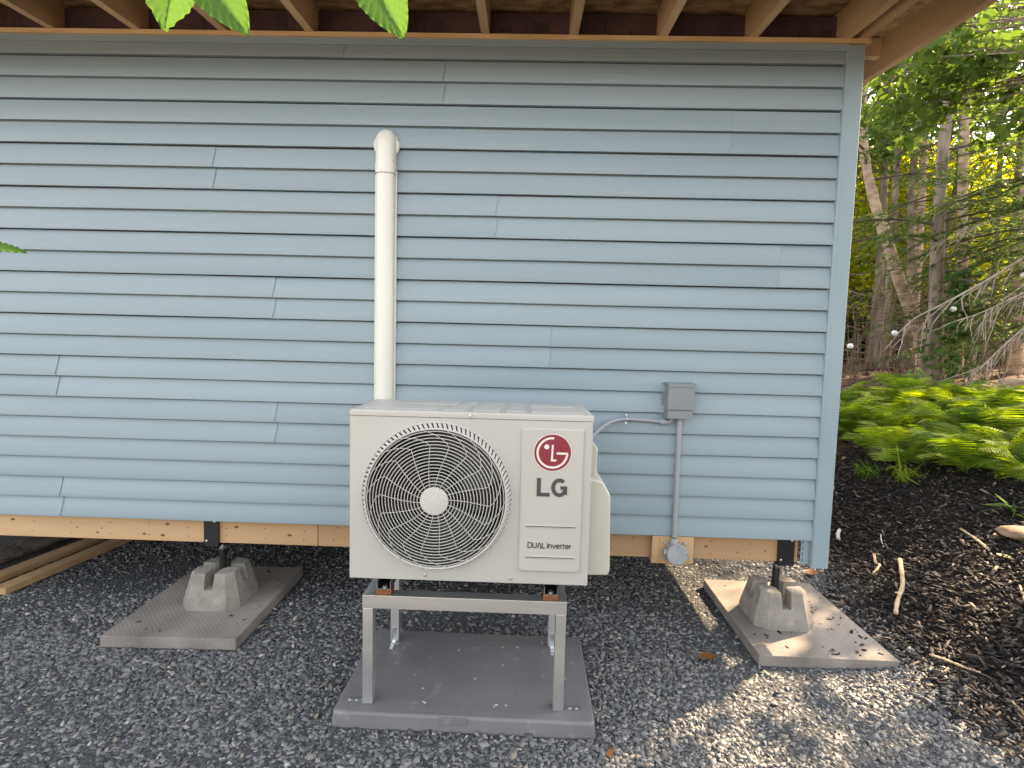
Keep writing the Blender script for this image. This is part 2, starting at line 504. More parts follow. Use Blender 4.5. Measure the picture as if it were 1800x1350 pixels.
# ------------------------------------------------------------------ terrain
GZ = -0.49
def sst(a, b, t):
    t = np.clip((np.asarray(t, dtype=float) - a) / (b - a), 0, 1)
    return t * t * (3 - 2 * t)
def xe(y):
    return 1.70 + .25 * sst(0, .8, y)
def gh(x, y):
    x = np.asarray(x, dtype=float); y = np.asarray(y, dtype=float)
    e = x - xe(y)
    s = .15 * np.log1p(np.exp(np.minimum(40, (e - .05) / .15)))
    h = .42 * s + .13 * np.maximum(y, 0) * sst(0, 1, e)
    top = 1.0 + .025 * np.maximum(0, np.hypot(x, y) - 5)
    return GZ + top * (1 - np.exp(-h / top * 1.15))
def g1(x, y):
    return float(gh(x, y))

def spaced(lo, hi, fine_lo, fine_hi, step):
    a = list(np.arange(fine_lo, fine_hi + 1e-6, step))
    v, s = fine_lo, step
    left = []
    while v > lo:
        s *= 1.35; v -= s; left.append(max(v, lo))
    v, s = fine_hi, step
    right = []
    while v < hi:
        s *= 1.35; v += s; right.append(min(v, hi))
    return np.array(left[::-1] + a + right)
gx = spaced(-400, 400, -4, 10, .1)
gy = spaced(-400, 400, -4, 10, .1)
X, Y = np.meshgrid(gx, gy)
Z = gh(X, Y)
und = np.vectorize(lambda a, b: mnoise.noise((a * .7, b * .7, 0)) * .5 + mnoise.noise((a * 2.1, b * 2.1, 3)) * .2)(X, Y)
Z = Z + und * .10 * sst(1.95, 3.2, X)
Z = Z + np.vectorize(lambda a, b: mnoise.noise((a * 1.3, b * 1.3, 9)))(X, Y) * .006
nxv, nyv = len(gx), len(gy)
idx = np.arange(nxv * nyv).reshape(nyv, nxv)
F = np.stack([idx[:-1, :-1].ravel(), idx[:-1, 1:].ravel(), idx[1:, 1:].ravel(), idx[1:, :-1].ravel()], -1)
V = np.stack([X.ravel(), Y.ravel(), Z.ravel()], -1)
ground = fast_mesh('ground', V, F, 'ground', smooth=True, kind='structure', fsize=4)
za = ground.data.color_attributes.new('zone', 'FLOAT_COLOR', 'POINT')
e_ = X - xe(Y)
zone_m = sst(-.12, .12, e_)
dfor = X * .45 + Y * 1.0                           # forest floor lies further back
zone_f = np.maximum(sst(3.0, 4.6, dfor), sst(4.0, 5.5, X)) * sst(.2, 1.0, e_)
zc = np.zeros((nxv * nyv, 4), dtype=np.float32)
zc[:, 0] = zone_m.ravel(); zc[:, 1] = zone_f.ravel(); zc[:, 3] = 1
za.data.foreach_set('color', zc.ravel())

def terrain_z(x, y):
    """height including the small undulation"""
    z = gh(x, y)
    f = np.vectorize(lambda a, b: mnoise.noise((a * .7, b * .7, 0)) * .5 + mnoise.noise((a * 2.1, b * 2.1, 3)) * .2)
    f2 = np.vectorize(lambda a, b: mnoise.noise((a * 1.3, b * 1.3, 9)))
    return z + f(x, y) * .10 * sst(1.95, 3.2, x) + f2(x, y) * .006
def tz(x, y):
    return float(terrain_z(np.array([x]), np.array([y]))[0])

# unseen pale ground added to bounce sunlight up, left of and behind camera
q = MB()
dv = []
nd = 24
for i in range(nd + 1):
    t = i / nd
    dv.append((-16 + 19 * t, -3.4 - .5 * math.sin(t * 5), GZ + .012))
for i in range(nd + 1):
    t = i / nd
    dv.append((-16 + 19 * t, -11 - .6 * math.sin(t * 4), GZ + .012))
q.add(dv, [(i, i + 1, nd + 2 + i, nd + 1 + i) for i in range(nd)])
q.build('bounce_ground', 'pale_bounce', None, kind='structure')

# ------------------------------------------------------------------ house
LX = -4.3                                     # left end of the house, outside the frame
HD = 4.2                                      # depth
house = thing('house', (0, 0, GZ), 'small raised house clad in pale blue vinyl siding with open wooden eaves', 'house')
PITCH = 0.1016

def siding_profile(rows, zb, frac=1.0):
    """(y,z) polyline, bottom to top; y<0 is outwards"""
    pr = []
    for r_ in range(rows):
        z = zb + r_ * PITCH
        h = PITCH if r_ < rows - 1 else PITCH * frac
        pr += [(-.0060, z + .006), (-.0070, z), (-.0285, z - .001), (-.0295, z + .004),
               (-.0286, z + .020), (-.0255, z + .045), (-.0195, z + .072), (-.0120, z + h - .006 if frac == 1 or r_ < rows - 1 else z + h)]
        if r_ < rows - 1 or frac == 1:
            pr += [(-.0060, z + h - .0035)]
    return pr

def siding_panel(a, b, zb, rows, tr, frac=1.0, proud=0.0, seed=0, over_l=False, over_r=False):
    """one vinyl panel running from a to b along the wall; tr maps (along, out, z) to world"""
    prof = siding_profile(rows, zb, frac)
    n = max(2, int((b - a) / .16) + 1)
    xs = list(np.linspace(a, b, n))
    if over_r and b - a > .1:
        xs = xs[:-1] + [b - .03, b - .012, b]
        xs = sorted(set(round(x, 4) for x in xs))
    vs = []
    for x in xs:
        for j, (py, pz) in enumerate(prof):
            t = ((pz - zb) % PITCH) / PITCH
            wob = mnoise.noise((x * 1.7, seed * 3.1, 0)) * .0012 + mnoise.noise((x * 5, seed * 3.1, 2)) * .0005
            wz = mnoise.noise((x * 1.1, seed * 1.7 + 5, 1)) * .0016 + mnoise.noise((x * 4, seed, 7)) * .0006
            lift = 0.0
            xx = x
            if over_r:
                k = max(0, 1 - (b - x) / .06)
                lift = .0026 * k * k + .0012
                if x == xs[-1]:
                    xx = x - .011 * (1 - t) ** 1.6 + .003 * math.sin(t * 3.1)
            vs.append(tr(xx, py - proud - lift + wob, pz + wz))
    m = len(prof)
    fs = []
    for i in range(len(xs) - 1):
        for j in range(m - 1):
            fs.append((i * m + j, i * m + j + 1, (i + 1) * m + j + 1, (i + 1) * m + j))
    # thickness at the lapped end, so the edge casts a line
    if over_r:
        i = len(xs) - 1
        n0 = len(vs)
        for j, (py, pz) in enumerate(prof):
            v = vs[i * m + j]
            vs.append((v[0], v[1] + .0045, v[2]) if tr is tr_front else (v[0] - .0045, v[1], v[2]))
        for j in range(m - 1):
            fs.append((i * m + j, i * m + j + 1, n0 + j + 1, n0 + j))
    q = MB().add(vs, fs)
    q.build('siding_panel', 'siding', house, smooth=35)

def tr_front(a, o, z): return (a, o, z)
def tr_right(a, o, z): return (1.462 - o, a, z)

XR = 1.402
rows_spec = [  # bottom line (counted from the bottom edge), rows, seams
    (0, 2, [-2.333]), (2, 2, [-3.3]), (4, 2, [-1.241]), (6, 2, [-2.329]), (8, 2, [0.095]), (10, 2, [-1.245]),
    (12, 2, [-2.604, 1.162]), (14, 2, [-0.177]), (16, 2, [-1.527]), (18, 2, [0.902]), (20, 2, [-0.435]), (22, 1, [-0.902])]
for k, (lo, rows, seams) in enumerate(rows_spec):
    ends = [LX] + seams + [XR]
    for i in range(len(ends) - 1):
        last = i == len(ends) - 2
        fr = .66 if lo == 22 else 1.0
        siding_panel(ends[i] - (0 if i == 0 else .025), ends[i + 1] + (0 if last else .0), lo * PITCH, rows, tr_front, fr, seed=k * 5 + i, over_r=not last)
    siding_panel(.055, HD, lo * PITCH, rows, tr_right, .66 if lo == 22 else 1.0, seed=k * 7 + 90)

# sheathing behind the siding, other walls, floor
q = MB(); q.box(LX, 1.44, .0, .04, -.004, 2.305); q.build('wall_sheathing', 'membrane_grey', house)
q = MB(); q.box(1.44 - .04, 1.452, .05, HD, -.004, 2.40); q.build('side_wall_sheathing', 'osb', house)
q = MB(); q.box(LX, 1.44, HD - .05, HD, -.12, 2.75); q.box(LX, LX + .05, .045, HD - .051, -.12, 2.5); q.build('far_wall', 'siding', house)
q = MB(); q.box(LX + .06, 1.38, .16, HD - .06, -.118, -.02); q.build('floor_deck', 'osb', house)

# corner post: an L of vinyl with rounded outer edge and a light lip on its inner edge
def corner_poly():
    p = [(1.400, .0), (1.400, -.0330), (1.406, -.0400), (1.411, -.0400), (1.413, -.037)]
    p += [(1.474, -.037), (1.480, -.0355), (1.4835, -.031)]
    p += [(1.4835, .036), (1.487, .040), (1.487, .048), (1.480, .052), (1.452, .052), (1.452, .0)]
    return p
q = MB(); q.prism(corner_poly(), 'z', -.136, 2.312); cp = q.build('corner_post', 'post', house, smooth=30)
q = MB(); q.box(1.362, 1.4005, -.006, -.0035, -.128, -.001); q.build('nail_flange', 'post', cp)
for k in range(4):
    q = MB(); q.box(1.368, 1.3715, -.0072, -.0062, -.118 + k * .03, -.099 + k * .03); q.build('nail_slot', 'nail', cp)

# top trim and the edge of the plywood strip under the rafters
q = MB(); q.prism([(-.034, 2.289), (-.036, 2.291), (-.036, 2.317), (.0, 2.317), (.0, 2.311), (-.022, 2.311), (-.024, 2.289)], 'x', LX, 1.405)
q.build('top_trim', 'post', house, smooth=30)
q = MB()
xs = np.linspace(LX, 1.50, 60)
vs = []
for x in xs:
    w = mnoise.noise((x * 2.2, 0, 4)) * .003
    vs += [(x, -.044 + w, 2.318 + w * .5), (x, -.044 + w, 2.338 + w * .5), (x, .04, 2.338), (x, .04, 2.318)]
fs = []
for i in range(len(xs) - 1):
    for j in range(4):
        fs.append((i * 4 + j, i * 4 + (j + 1) % 4, i * 4 + 4 + (j + 1) % 4, i * 4 + 4 + j))
fs += [(3, 2, 1, 0), tuple(4 * (len(xs) - 1) + j for j in range(4))]
q.add(vs, fs).build('plywood_strip', 'plywood', house)

# rafters, roof deck, rake
SL = .085
OH = -.44
def rafter(xc, y0, y1, w=.038, zb=2.3395, dep=.14, name='rafter'):
    q = MB()
    vs = []
    for y in (y0, y1):
        z = zb + SL * y
        vs += [(xc - w / 2, y, z), (xc + w / 2, y, z), (xc + w / 2, y, z + dep), (xc - w / 2, y, z + dep)]
    q.add(vs, [(3, 2, 1, 0), (4, 5, 6, 7), (0, 1, 5, 4), (1, 2, 6, 5), (2, 3, 7, 6), (3, 0, 4, 7)])
    return q.build(name, 'rafter_wood', house)
rx = [-2.28 + .4064 * k for k in range(-4, 9)]
for x in rx:
    rafter(x, OH, .6)
rafter(1.372 + .019, OH, HD - .07)
rafter(1.47, OH, HD + .02, name='gable_rafter', zb=2.341)
rafter(1.745, OH, HD + .2, w=.04, zb=2.325, dep=.16, name='rake_rafter')
for k in range(8):
    y = -.35 + k * .61
    z = 2.341 + SL * y
    q = MB(); q.box(1.4905, 1.7245, y - .019, y + .019, z + .05, z + .138); q.build('lookout', 'rafter_wood', house)
q = MB()
vs = []
for y in (OH - .03, HD + .3):
    z = 2.4815 + SL * y
    vs += [(LX - .3, y, z + .004), (1.79, y, z + .004), (1.79, y, z + .018), (LX - .3, y, z + .018)]
q.add(vs, [(3, 2, 1, 0), (4, 5, 6, 7), (0, 1, 5, 4), (1, 2, 6, 5), (2, 3, 7, 6), (3, 0, 4, 7)])
roof = q.build('roof_deck', 'osb', house)
q = MB()
vs = []
for y in (OH - .05, HD + .32):
    z = 2.502 + SL * y
    vs += [(LX - .32, y, z), (1.81, y, z), (1.81, y, z + .01), (LX - .32, y, z + .01)]
q.add(vs, [(3, 2, 1, 0), (4, 5, 6, 7), (0, 1, 5, 4), (1, 2, 6, 5), (2, 3, 7, 6), (3, 0, 4, 7)])
q.build('roof_covering', 'bark_dark', roof)
q = MB(); q.box(LX - .3, 1.79, OH - .042, OH - .004, 2.295 + SL * OH, 2.48 + SL * OH); q.build('fascia_board', 'rafter_wood', house)
# blocking panels between the rafters, with faint print
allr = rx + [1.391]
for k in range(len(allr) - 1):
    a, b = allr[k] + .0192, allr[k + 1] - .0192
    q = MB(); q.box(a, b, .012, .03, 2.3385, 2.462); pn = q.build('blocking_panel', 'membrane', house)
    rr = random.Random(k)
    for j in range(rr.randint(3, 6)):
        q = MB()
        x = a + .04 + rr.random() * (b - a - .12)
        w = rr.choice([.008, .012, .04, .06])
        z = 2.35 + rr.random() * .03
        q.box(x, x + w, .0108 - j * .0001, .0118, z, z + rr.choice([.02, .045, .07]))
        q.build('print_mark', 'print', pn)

# rim boards along the bottom
def knots(parent, x0, x1, n, seed, y):
    rr = random.Random(seed)
    for j in range(n):
        x = x0 + .03 + rr.random() * (x1 - x0 - .06); z = -.112 + rr.random() * .085
        q = MB(); r_ = .003 + rr.random() * .0045
        q.lathe([(r_, 0), (r_ * .9, -.0012)], (x, y, z), 'y', 10)
        vv = q.v; q.v = [(x + (v[0] - x) * (1 + rr.random() * .4 + .5), v[1], v[2]) for v in vv]
        q.build('knot', 'knot', parent)
def nails(parent, xs, y, zs=(-.045, -.095)):
    for x in xs:
        for z in zs:
            q = MB(); q.lathe([(.0032, 0), (.0028, -.0012)], (x + random.uniform(-.004, .004), y, z + random.uniform(-.008, .008)), 'y', 8)
            q.build('nail_head', 'nail', parent)
for (a, b, y0, sd, nk) in ((LX, -1.0525, .012, 1, 9), (-1.0495, .6425, .0122, 2, 8), (.6455, 1.356, .0118, 3, 4)):
    q = MB(); q.box(a, b, y0, y0 + .038, -.127, -.006, .0025); rb = q.build('rim_board', 'wood', house, smooth=30)
    q2 = MB(); q2.box(a, b, y0 + .042, y0 + .080, -.126, -.006); q2.build('rim_board_inner', 'wood', house)
    knots(rb, max(a, -2.9), b, nk, sd, y0)
    nails(rb, [x for x in np.arange(max(a, -2.8) + .08, b - .03, .2)], y0)
q = MB(); q.box(.625, .828, -.0285, .0105, -.140, -.003, .002); mb = q.build('mounting_board', 'wood', house, smooth=30)
q = MB(); q.box(.660, .6612, -.0291, -.0284, -.138, -.005); q.build('board_crack', 'knot', mb)

# ------------------------------------------------------------------ jack posts, blocks, slabs
def bracket(x0, x1, xp, label):
    t = thing('jack_post', (xp, .055, GZ + .05), label, 'post', 'adjustable steel posts under the house')
    q = MB(); q.box(x0, x1, -.006, .0095, -.132, -.002, .0015)
    q.box(x0, x1, -.004, .10, -.142, -.1335, .001)
    q.build('beam_saddle', 'black_steel', t, smooth=30)
    for bx, bz in ((x0 + .014, -.112), (x1 - .016, -.012)):
        q = MB(); q.lathe([(.006, 0), (.0055, -.003), (.002, -.0045)], (bx, -.006, bz), 'y', 10); q.build('bolt', 'screw', t, smooth=True)
    q = MB(); q.lathe([(.017, 0), (.017, .19)], (xp, .055, -.356), 'z', 20); q.build('post_tube', 'black_steel', t, smooth=30)
    q = MB(); q.lathe([(.010, 0), (.010, .04)], (xp, .055, -.1755), 'z', 14); q.build('threaded_rod', 'foot', t, smooth=30)
    q = MB(); q.lathe([(.019, 0), (.019, .014)], (xp, .055, -.174), 'z', 6); q.build('nut', 'zinc', t)
    return t
bracket(-1.627, -1.554, -1.566, 'black steel jack post under the left end of the wood beam')
bracket(1.253, 1.332, 1.278, 'black steel jack post under the beam next to the corner post')

def concrete_block(cx, cy, yw, zb, label):
    t = MB()
    H_, hb, ht, ch = .174, .143, .107, .046
    sl, zs = .021, .098
    def outline(z):
        k = 0 if z <= .028 else (z - .028) / (H_ - .028)
        h = hb + (ht - hb) * k
        c = ch * (1 - .30 * k)
        return h, c
    def octo(z):
        h, c = outline(z)
        return [(h - c, -h, z), (h, -h + c, z), (h, h - c, z), (h - c, h, z), (-h + c, h, z), (-h, h - c, z), (-h, -h + c, z), (-h + c, -h, z)]
    lv = [0, .028, zs]
    vs = [p for z in lv for p in octo(z)]
    fs = [tuple(range(7, -1, -1)), tuple(16 + k for k in range(8))]
    for i in range(2):
        for k in range(8):
            fs.append((i * 8 + k, i * 8 + (k + 1) % 8, i * 8 + 8 + (k + 1) % 8, i * 8 + 8 + k))
    t.add(vs, fs)
    for sx in (1, -1):
        for sy in (1, -1):
            def quad(z):
                h, c = outline(z)
                s = sl + (z - zs) * .05
                p = [(s, s + .022), (s + .022, s), (h, s), (h, h - c), (h - c, h), (s, h)]
                return [(a * sx, b * sy, z) for a, b in p]
            a, m_, b = quad(zs + .0002), quad(H_ - .006), quad(H_)
            b = [(v[0] * .98, v[1] * .98, v[2] + random.uniform(-.003, .002)) for v in b]
            vv = a + m_ + b
            ff = [tuple(12 + k for k in range(6))]
            for i in range(2):
                for k in range(6):
                    ff.append((i * 6 + k, i * 6 + (k + 1) % 6, i * 6 + 6 + (k + 1) % 6, i * 6 + 6 + k))
            t.add(vv, ff)
    t.v = [(*rotz((v[0] + cx, v[1] + cy), yw, (cx, cy)), v[2] + zb) for v in t.v]
    o = t.build('concrete_block', 'concrete', None, base=(cx, cy, zb))
    tag(o, label, 'block', 'slotted concrete pier blocks')
    return o
SLAB_T = -.4365
concrete_block(-1.572, .052, .02, SLAB_T + .0005, 'slotted concrete pier block on the left patio slab')
concrete_block(1.288, .062, -.03, SLAB_T + .0005, 'slotted concrete pier block on the right, partly sunlit slab')

def slab(o, yw, w, d, label):
    q = MB()
    bm = bmesh.new()
    bmesh.ops.create_cube(bm, size=1)
    for v in bm.verts:
        x, y = (v.co.x + .5) * w, (v.co.y + .5) * d
        f = 1.0 if v.co.z > 0 else 1.0
        X_, Y_ = rotz((o[0] + x, o[1] + y), yw, o)
        v.co = (X_, Y_, SLAB_T if v.co.z > 0 else GZ - .002)
    bmesh.ops.bevel(bm, geom=list(bm.edges), offset=.005, segments=2, affect='EDGES', profile=.5)
    q.bm(bm)
    cx, cy = rotz((o[0] + w / 2, o[1] + d / 2), yw, o)
    ob = q.build('patio_slab', 'slab', None, smooth=30, base=(cx, cy, GZ))
    tag(ob, label, 'slab', 'concrete patio slabs under the pier blocks')
slab((-1.909, -.3335), .0221, .615, .7687, 'grey concrete patio slab on gravel beneath the left pier block')
slab((1.0547, -.2911), -.014, .615, .7687, 'pinkish concrete patio slab dappled with sun at the house corner')

# ------------------------------------------------------------------ condenser pad
cpad = thing('equipment_pad', (-.215, -.48, GZ), 'dark grey plastic equipment pad lying on gravel under the aluminium stand', 'pad')
def pad_mesh():
    bm = bmesh.new()
    bmesh.ops.create_cube(bm, size=1)
    cx, cy = -.2165, -.481
    for v in bm.verts:
        gx_ = .486 if v.co.z < 0 else .480
        gy_ = .288 if v.co.z < 0 else .281
        x, y = rotz((math.copysign(gx_, v.co.x), math.copysign(gy_, v.co.y)), -.0097)
        v.co = (cx + x, cy + y, -.434 if v.co.z > 0 else GZ - .012)
    vert = [e for e in bm.edges if abs((e.verts[0].co - e.verts[1].co).z) > .02]
    bmesh.ops.bevel(bm, geom=vert, offset=.022, segments=5, affect='EDGES', profile=.5)
    top = [e for e in bm.edges if e.verts[0].co.z > -.44 and e.verts[1].co.z > -.44 and len(e.link_faces) == 2
           and any(abs(f.normal.z) < .5 for f in e.link_faces)]
    bm.normal_update()
    top = [e for e in bm.edges if all(v.co.z > -.44 for v in e.verts) and any(abs(f.normal.z) < .5 for f in e.link_faces)]
    bmesh.ops.bevel(bm, geom=top, offset=.010, segments=4, affect='EDGES', profile=.5)
    return bm
MB().bm(pad_mesh()).build('pad_body', 'pad', cpad, smooth=40)
q = MB(); q.box(-.305, -.200, -.7665, -.752, -.466, -.4372, .002); q.build('label_plate', 'pad', cpad, smooth=30)
rr = random.Random(3)
for k in range(26):
    x, y = rr.uniform(-.6, .2), rr.uniform(-.72, -.25)
    q = MB(); a = rr.random() * 3; s = rr.uniform(.0015, .004)
    q.box(-s * 1.8, s * 1.8, -s * .6, s * .6, 0, .001)
    q.v = [(*[c + d for c, d in zip(rotz(v, a), (x, y))], v[2] - .4339) for v in q.v]
    q.build('metal_shaving', 'duct' if k % 3 else 'knot', cpad)

# ------------------------------------------------------------------ aluminium stand
stand = thing('equipment_stand', (-.226, -.49, -.434), 'welded aluminium stand of square tube carrying the outdoor unit', 'stand')
SX0, SX1, SY0, SY1, SZ = -.602, .150, -.712, -.262, -.013
rw, rh = .050, .050
def rail(p):  # mitred rail: polygon (x,y)
    q = MB(); q.prism(p, 'z', SZ - rh, SZ, .0015); q.build('top_rail', 'alu', stand, smooth=30)
g_ = .0006
rail([(SX0, SY0), (SX1, SY0), (SX1 - rw, SY0 + rw), (SX0 + rw, SY0 + rw)])
rail([(SX0, SY1), (SX1, SY1), (SX1 - rw, SY1 - rw), (SX0 + rw, SY1 - rw)])
rail([(SX0, SY0 + g_), (SX0 + rw - g_, SY0 + rw), (SX0 + rw - g_, SY1 - rw), (SX0, SY1 - g_)])
rail([(SX1, SY0 + g_), (SX1 - rw + g_, SY0 + rw), (SX1 - rw + g_, SY1 - rw), (SX1, SY1 - g_)])
for lx in (SX0 + .001, SX1 - .039):
    for ly in (SY0 - .004, SY1 - .038):
        q = MB(); q.box(lx, lx + .038, ly + .006, ly + .044, -.434, SZ - rh - .0005, .002); q.build('leg', 'alu', stand, smooth=30)
def angle(x0, y0, dx, dy, label=None):
    """small zinc angle bracket; dx,dy the direction of the plate lying on the pad"""
    q = MB()
    L, w, th = .066, .017, .003
    if dx:
        xa, xb = (x0, x0 + L * dx) if dx > 0 else (x0 + L * dx, x0)
        q.box(xa, xb, y0, y0 + w, -.4338, -.4338 + th)
        xv = (x0, x0 + th) if dx > 0 else (x0 - th, x0)
        q.box(xv[0], xv[1], y0, y0 + w, -.4308, -.4338 + L)
        sp = [((x0 + dx * .026), y0 + w / 2), ((x0 + dx * .052), y0 + w / 2)]
    else:
        ya, yb = (y0, y0 + L * dy) if dy > 0 else (y0 + L * dy, y0)
        q.box(x0, x0 + w, ya, yb, -.4338, -.4338 + th)
        yv = (y0, y0 + th) if dy > 0 else (y0 - th, y0)
        q.box(x0, x0 + w, yv[0], yv[1], -.4308, -.4338 + L)
        sp = [(x0 + w / 2, y0 + dy * .026), (x0 + w / 2, y0 + dy * .052)]
    br = q.build('angle_bracket', 'zinc', stand)
    for sx, sy in sp:
        q = MB(); q.lathe([(.006, 0), (.0055, .0025), (.002, .004)], (sx, sy, -.4308), 'z', 10); q.build('screw', 'screw', br, smooth=True)
    if not dx:
        for zz in (.028, .052):
            q = MB(); q.lathe([(.005, 0), (.004, .003 * dy)], (x0 + w / 2, yv[1] if dy > 0 else yv[0], -.4338 + zz), 'y', 10); q.build('screw', 'screw', br, smooth=True)
angle(SX0 + .001, SY0 + .012, -1, 0)
angle(SX1 - .001, SY0 + .012, 1, 0)
angle(SX0 + .010, SY1 - .0322, 0, -1)
angle(SX1 - .0285, SY1 - .0322, 0, -1)

# ------------------------------------------------------------------ outdoor unit
UX0, UX1, UY0, UY1, UZ0, UZ1 = -.633, .2145, -.764, -.434, .074, .682
unit = thing('heat_pump', ((UX0 + UX1) / 2, (UY0 + UY1) / 2, SZ), 'off-white heat pump outdoor unit with round fan grille and red round emblem', 'heat pump')
for fx in (-.552, .063):
    for ya in (-.705, -.312):
        q = MB(); q.box(fx, fx + .056, ya, ya + .046, SZ + .0004, SZ + .021, .001); q.build('vibration_pad', 'cork', unit, smooth=30)
    # pressed steel foot: channel with raised side lips
    q = MB()
    q.prism([(fx + .002, SZ + .0215), (fx + .054, SZ + .0215), (fx + .054, SZ + .05), (fx + .051, SZ + .05), (fx + .051, SZ + .0245), (fx + .005, SZ + .0245), (fx + .005, SZ + .05), (fx + .002, SZ + .05)],
            'y', -.706, -.262)
    q.box(fx + .004, fx + .052, -.672, -.272, SZ + .05, UZ0 + .004)
    ft = q.build('foot', 'foot', unit)
    q = MB(); q.lathe([(.0105, 0), (.0105, .004), (.007, .0075), (.002, .009)], (fx + .028, -.689, SZ + .0247), 'z', 14); q.build('foot_bolt', 'screw', ft, smooth=True)

FC = (-.325, .378)                            # fan centre (x,z)
FR = .265
def rrect(x0, x1, z0, z1, r_, n=6):
    pts = []
    for cx, cz, a0 in ((x1 - r_, z0 + r_, -90), (x1 - r_, z1 - r_, 0), (x0 + r_, z1 - r_, 90), (x0 + r_, z0 + r_, 180)):
        for k in range(n + 1):
            a = R(a0 + 90 * k / n)
            pts.append((cx + r_ * math.cos(a), cz + r_ * math.sin(a)))
    return pts
ZL = UZ1 - .022                               # seam under the lid
def front_panel():
    q = MB()
    N = 128
    circ = [(FC[0] + FR * math.cos(2 * math.pi * k / N), FC[1] + FR * math.sin(2 * math.pi * k / N)) for k in range(N)]
    x0, x1, z0, z1 = UX0 + .006, UX1 - .006, UZ0 + .004, ZL - .002
    xm = FC[0] + FR + .012                    # square part around the fan, then the plain right part
    def sq(a):
        c, s = math.cos(a), math.sin(a)
        t = min((xm - FC[0]) / c if c > 1e-9 else 1e9, (x0 - FC[0]) / c if c < -1e-9 else 1e9,
                (z1 - FC[1]) / s if s > 1e-9 else 1e9, (z0 - FC[1]) / s if s < -1e-9 else 1e9)
        return (FC[0] + c * t, FC[1] + s * t)
    angs = [2 * math.pi * k / N for k in range(N)]
    corners = [math.atan2(z - FC[1], x - FC[0]) % (2 * math.pi) for x in (x0, xm) for z in (z0, z1)]
    angs = sorted(angs + corners)
    n = len(angs)
    inner = [(FC[0] + FR * math.cos(a), UY0, FC[1] + FR * math.sin(a)) for a in angs]
    outer = [(sq(a)[0], UY0, sq(a)[1]) for a in angs]
    lip = [(FC[0] + (FR - .002) * math.cos(a), UY0 + .012, FC[1] + (FR - .002) * math.sin(a)) for a in angs]
    q.add(inner + outer + lip, [(k, (k + 1) % n, n + (k + 1) % n, n + k) for k in range(n)] + [(k, (k + 1) % n, 2 * n + (k + 1) % n, 2 * n + k) for k in range(n)])
    q.add([(xm, UY0, z0), (x1, UY0, z0), (x1, UY0, z1), (xm, UY0, z1)], [(0, 1, 2, 3)])
    # rounded rim
    def loop(dx, y): return [(x0 - dx, y, z0 - dx * .6), (x1 + dx, y, z0 - dx * .6), (x1 + dx, y, z1 + dx * .3), (x0 - dx, y, z1 + dx * .3)]
    l = [loop(0, UY0), loop(.0035, UY0 + .001), loop(.0055, UY0 + .0032), loop(.006, UY0 + .006), loop(.006, UY1 - .01)]
    for a, b in zip(l[:-1], l[1:]):
        q.add(a + b, [(k, (k + 1) % 4, 4 + (k + 1) % 4, 4 + k) for k in range(4)])
    bm = bmesh.new()
    vs = [bm.verts.new(v) for v in q.v]
    for f in q.f:
        try: bm.faces.new([vs[i] for i in f])
        except ValueError: pass
    bmesh.ops.remove_doubles(bm, verts=bm.verts, dist=1e-5)
    return MB().bm(bm)
front_panel().build('cabinet', 'cabinet', unit)
q = MB(); q.box(UX0 + .012, UX1 - .012, UY1 - .02, UY1 - .0005, UZ0 + .002, ZL - .003); q.build('rear_coil', 'dark_inside', unit)
q = MB(); q.box(UX0 + .008, UX1 - .008, UY0 + .015, UY1 - .021, UZ0 + .002, UZ0 + .008); q.build('base_pan', 'cabinet', unit)
# lid
def lid():
    bm = bmesh.new()
    bmesh.ops.create_cube(bm, size=1)
    for v in bm.verts:
        v.co = ((UX0 + UX1) / 2 + v.co.x * (UX1 - UX0 + .004), (UY0 + UY1) / 2 + v.co.y * (UY1 - UY0 + .004), (ZL + UZ1) / 2 + .0005 + v.co.z * (UZ1 - ZL - .001))
    e = [e for e in bm.edges if abs((e.verts[0].co - e.verts[1].co).z) > .01]
    bmesh.ops.bevel(bm, geom=e, offset=.012, segments=4, affect='EDGES', profile=.5)
    bm.normal_update()
    e = [e for e in bm.edges if all(v.co.z > UZ1 - .002 for v in e.verts) and any(abs(f.normal.z) < .5 for f in e.link_faces)]
    bmesh.ops.bevel(bm, geom=e, offset=.0085, segments=4, affect='EDGES', profile=.5)
    return bm
lid_o = MB().bm(lid()).build('lid', 'cabinet', unit, smooth=40)
def rib(poly, name='raised_rib'):
    q = MB(); q.prism(poly, 'z', UZ1 - .001, UZ1 + .0035, .0016); q.build(name, 'cabinet', lid_o, smooth=40)
yf, yb, ym = UY0 + .035, UY1 - .03, (UY0 + UY1) / 2 + .01
rib([(UX0 + .04, yf), (-.33, yf), (-.30, ym - .01), (UX0 + .05, ym - .01)])
rib([(UX0 + .05, ym + .02), (-.285, ym + .02), (-.265, yb), (UX0 + .06, yb)])
rib([(-.31, yf), (-.23, yf), (-.20, yb), (-.245, yb)])
rib([(-.205, yf), (-.115, yf), (-.10, yb), (-.175, yb)])
rib([(-.09, yf), (-.02, yf), (-.022, yb), (-.078, yb)])
rib([(.0, yf), (.175, yf), (.17, ym - .01), (.0, ym - .01)])
rib([(.0, ym + .02), (.165, ym + .02), (.16, yb), (.0, yb)])

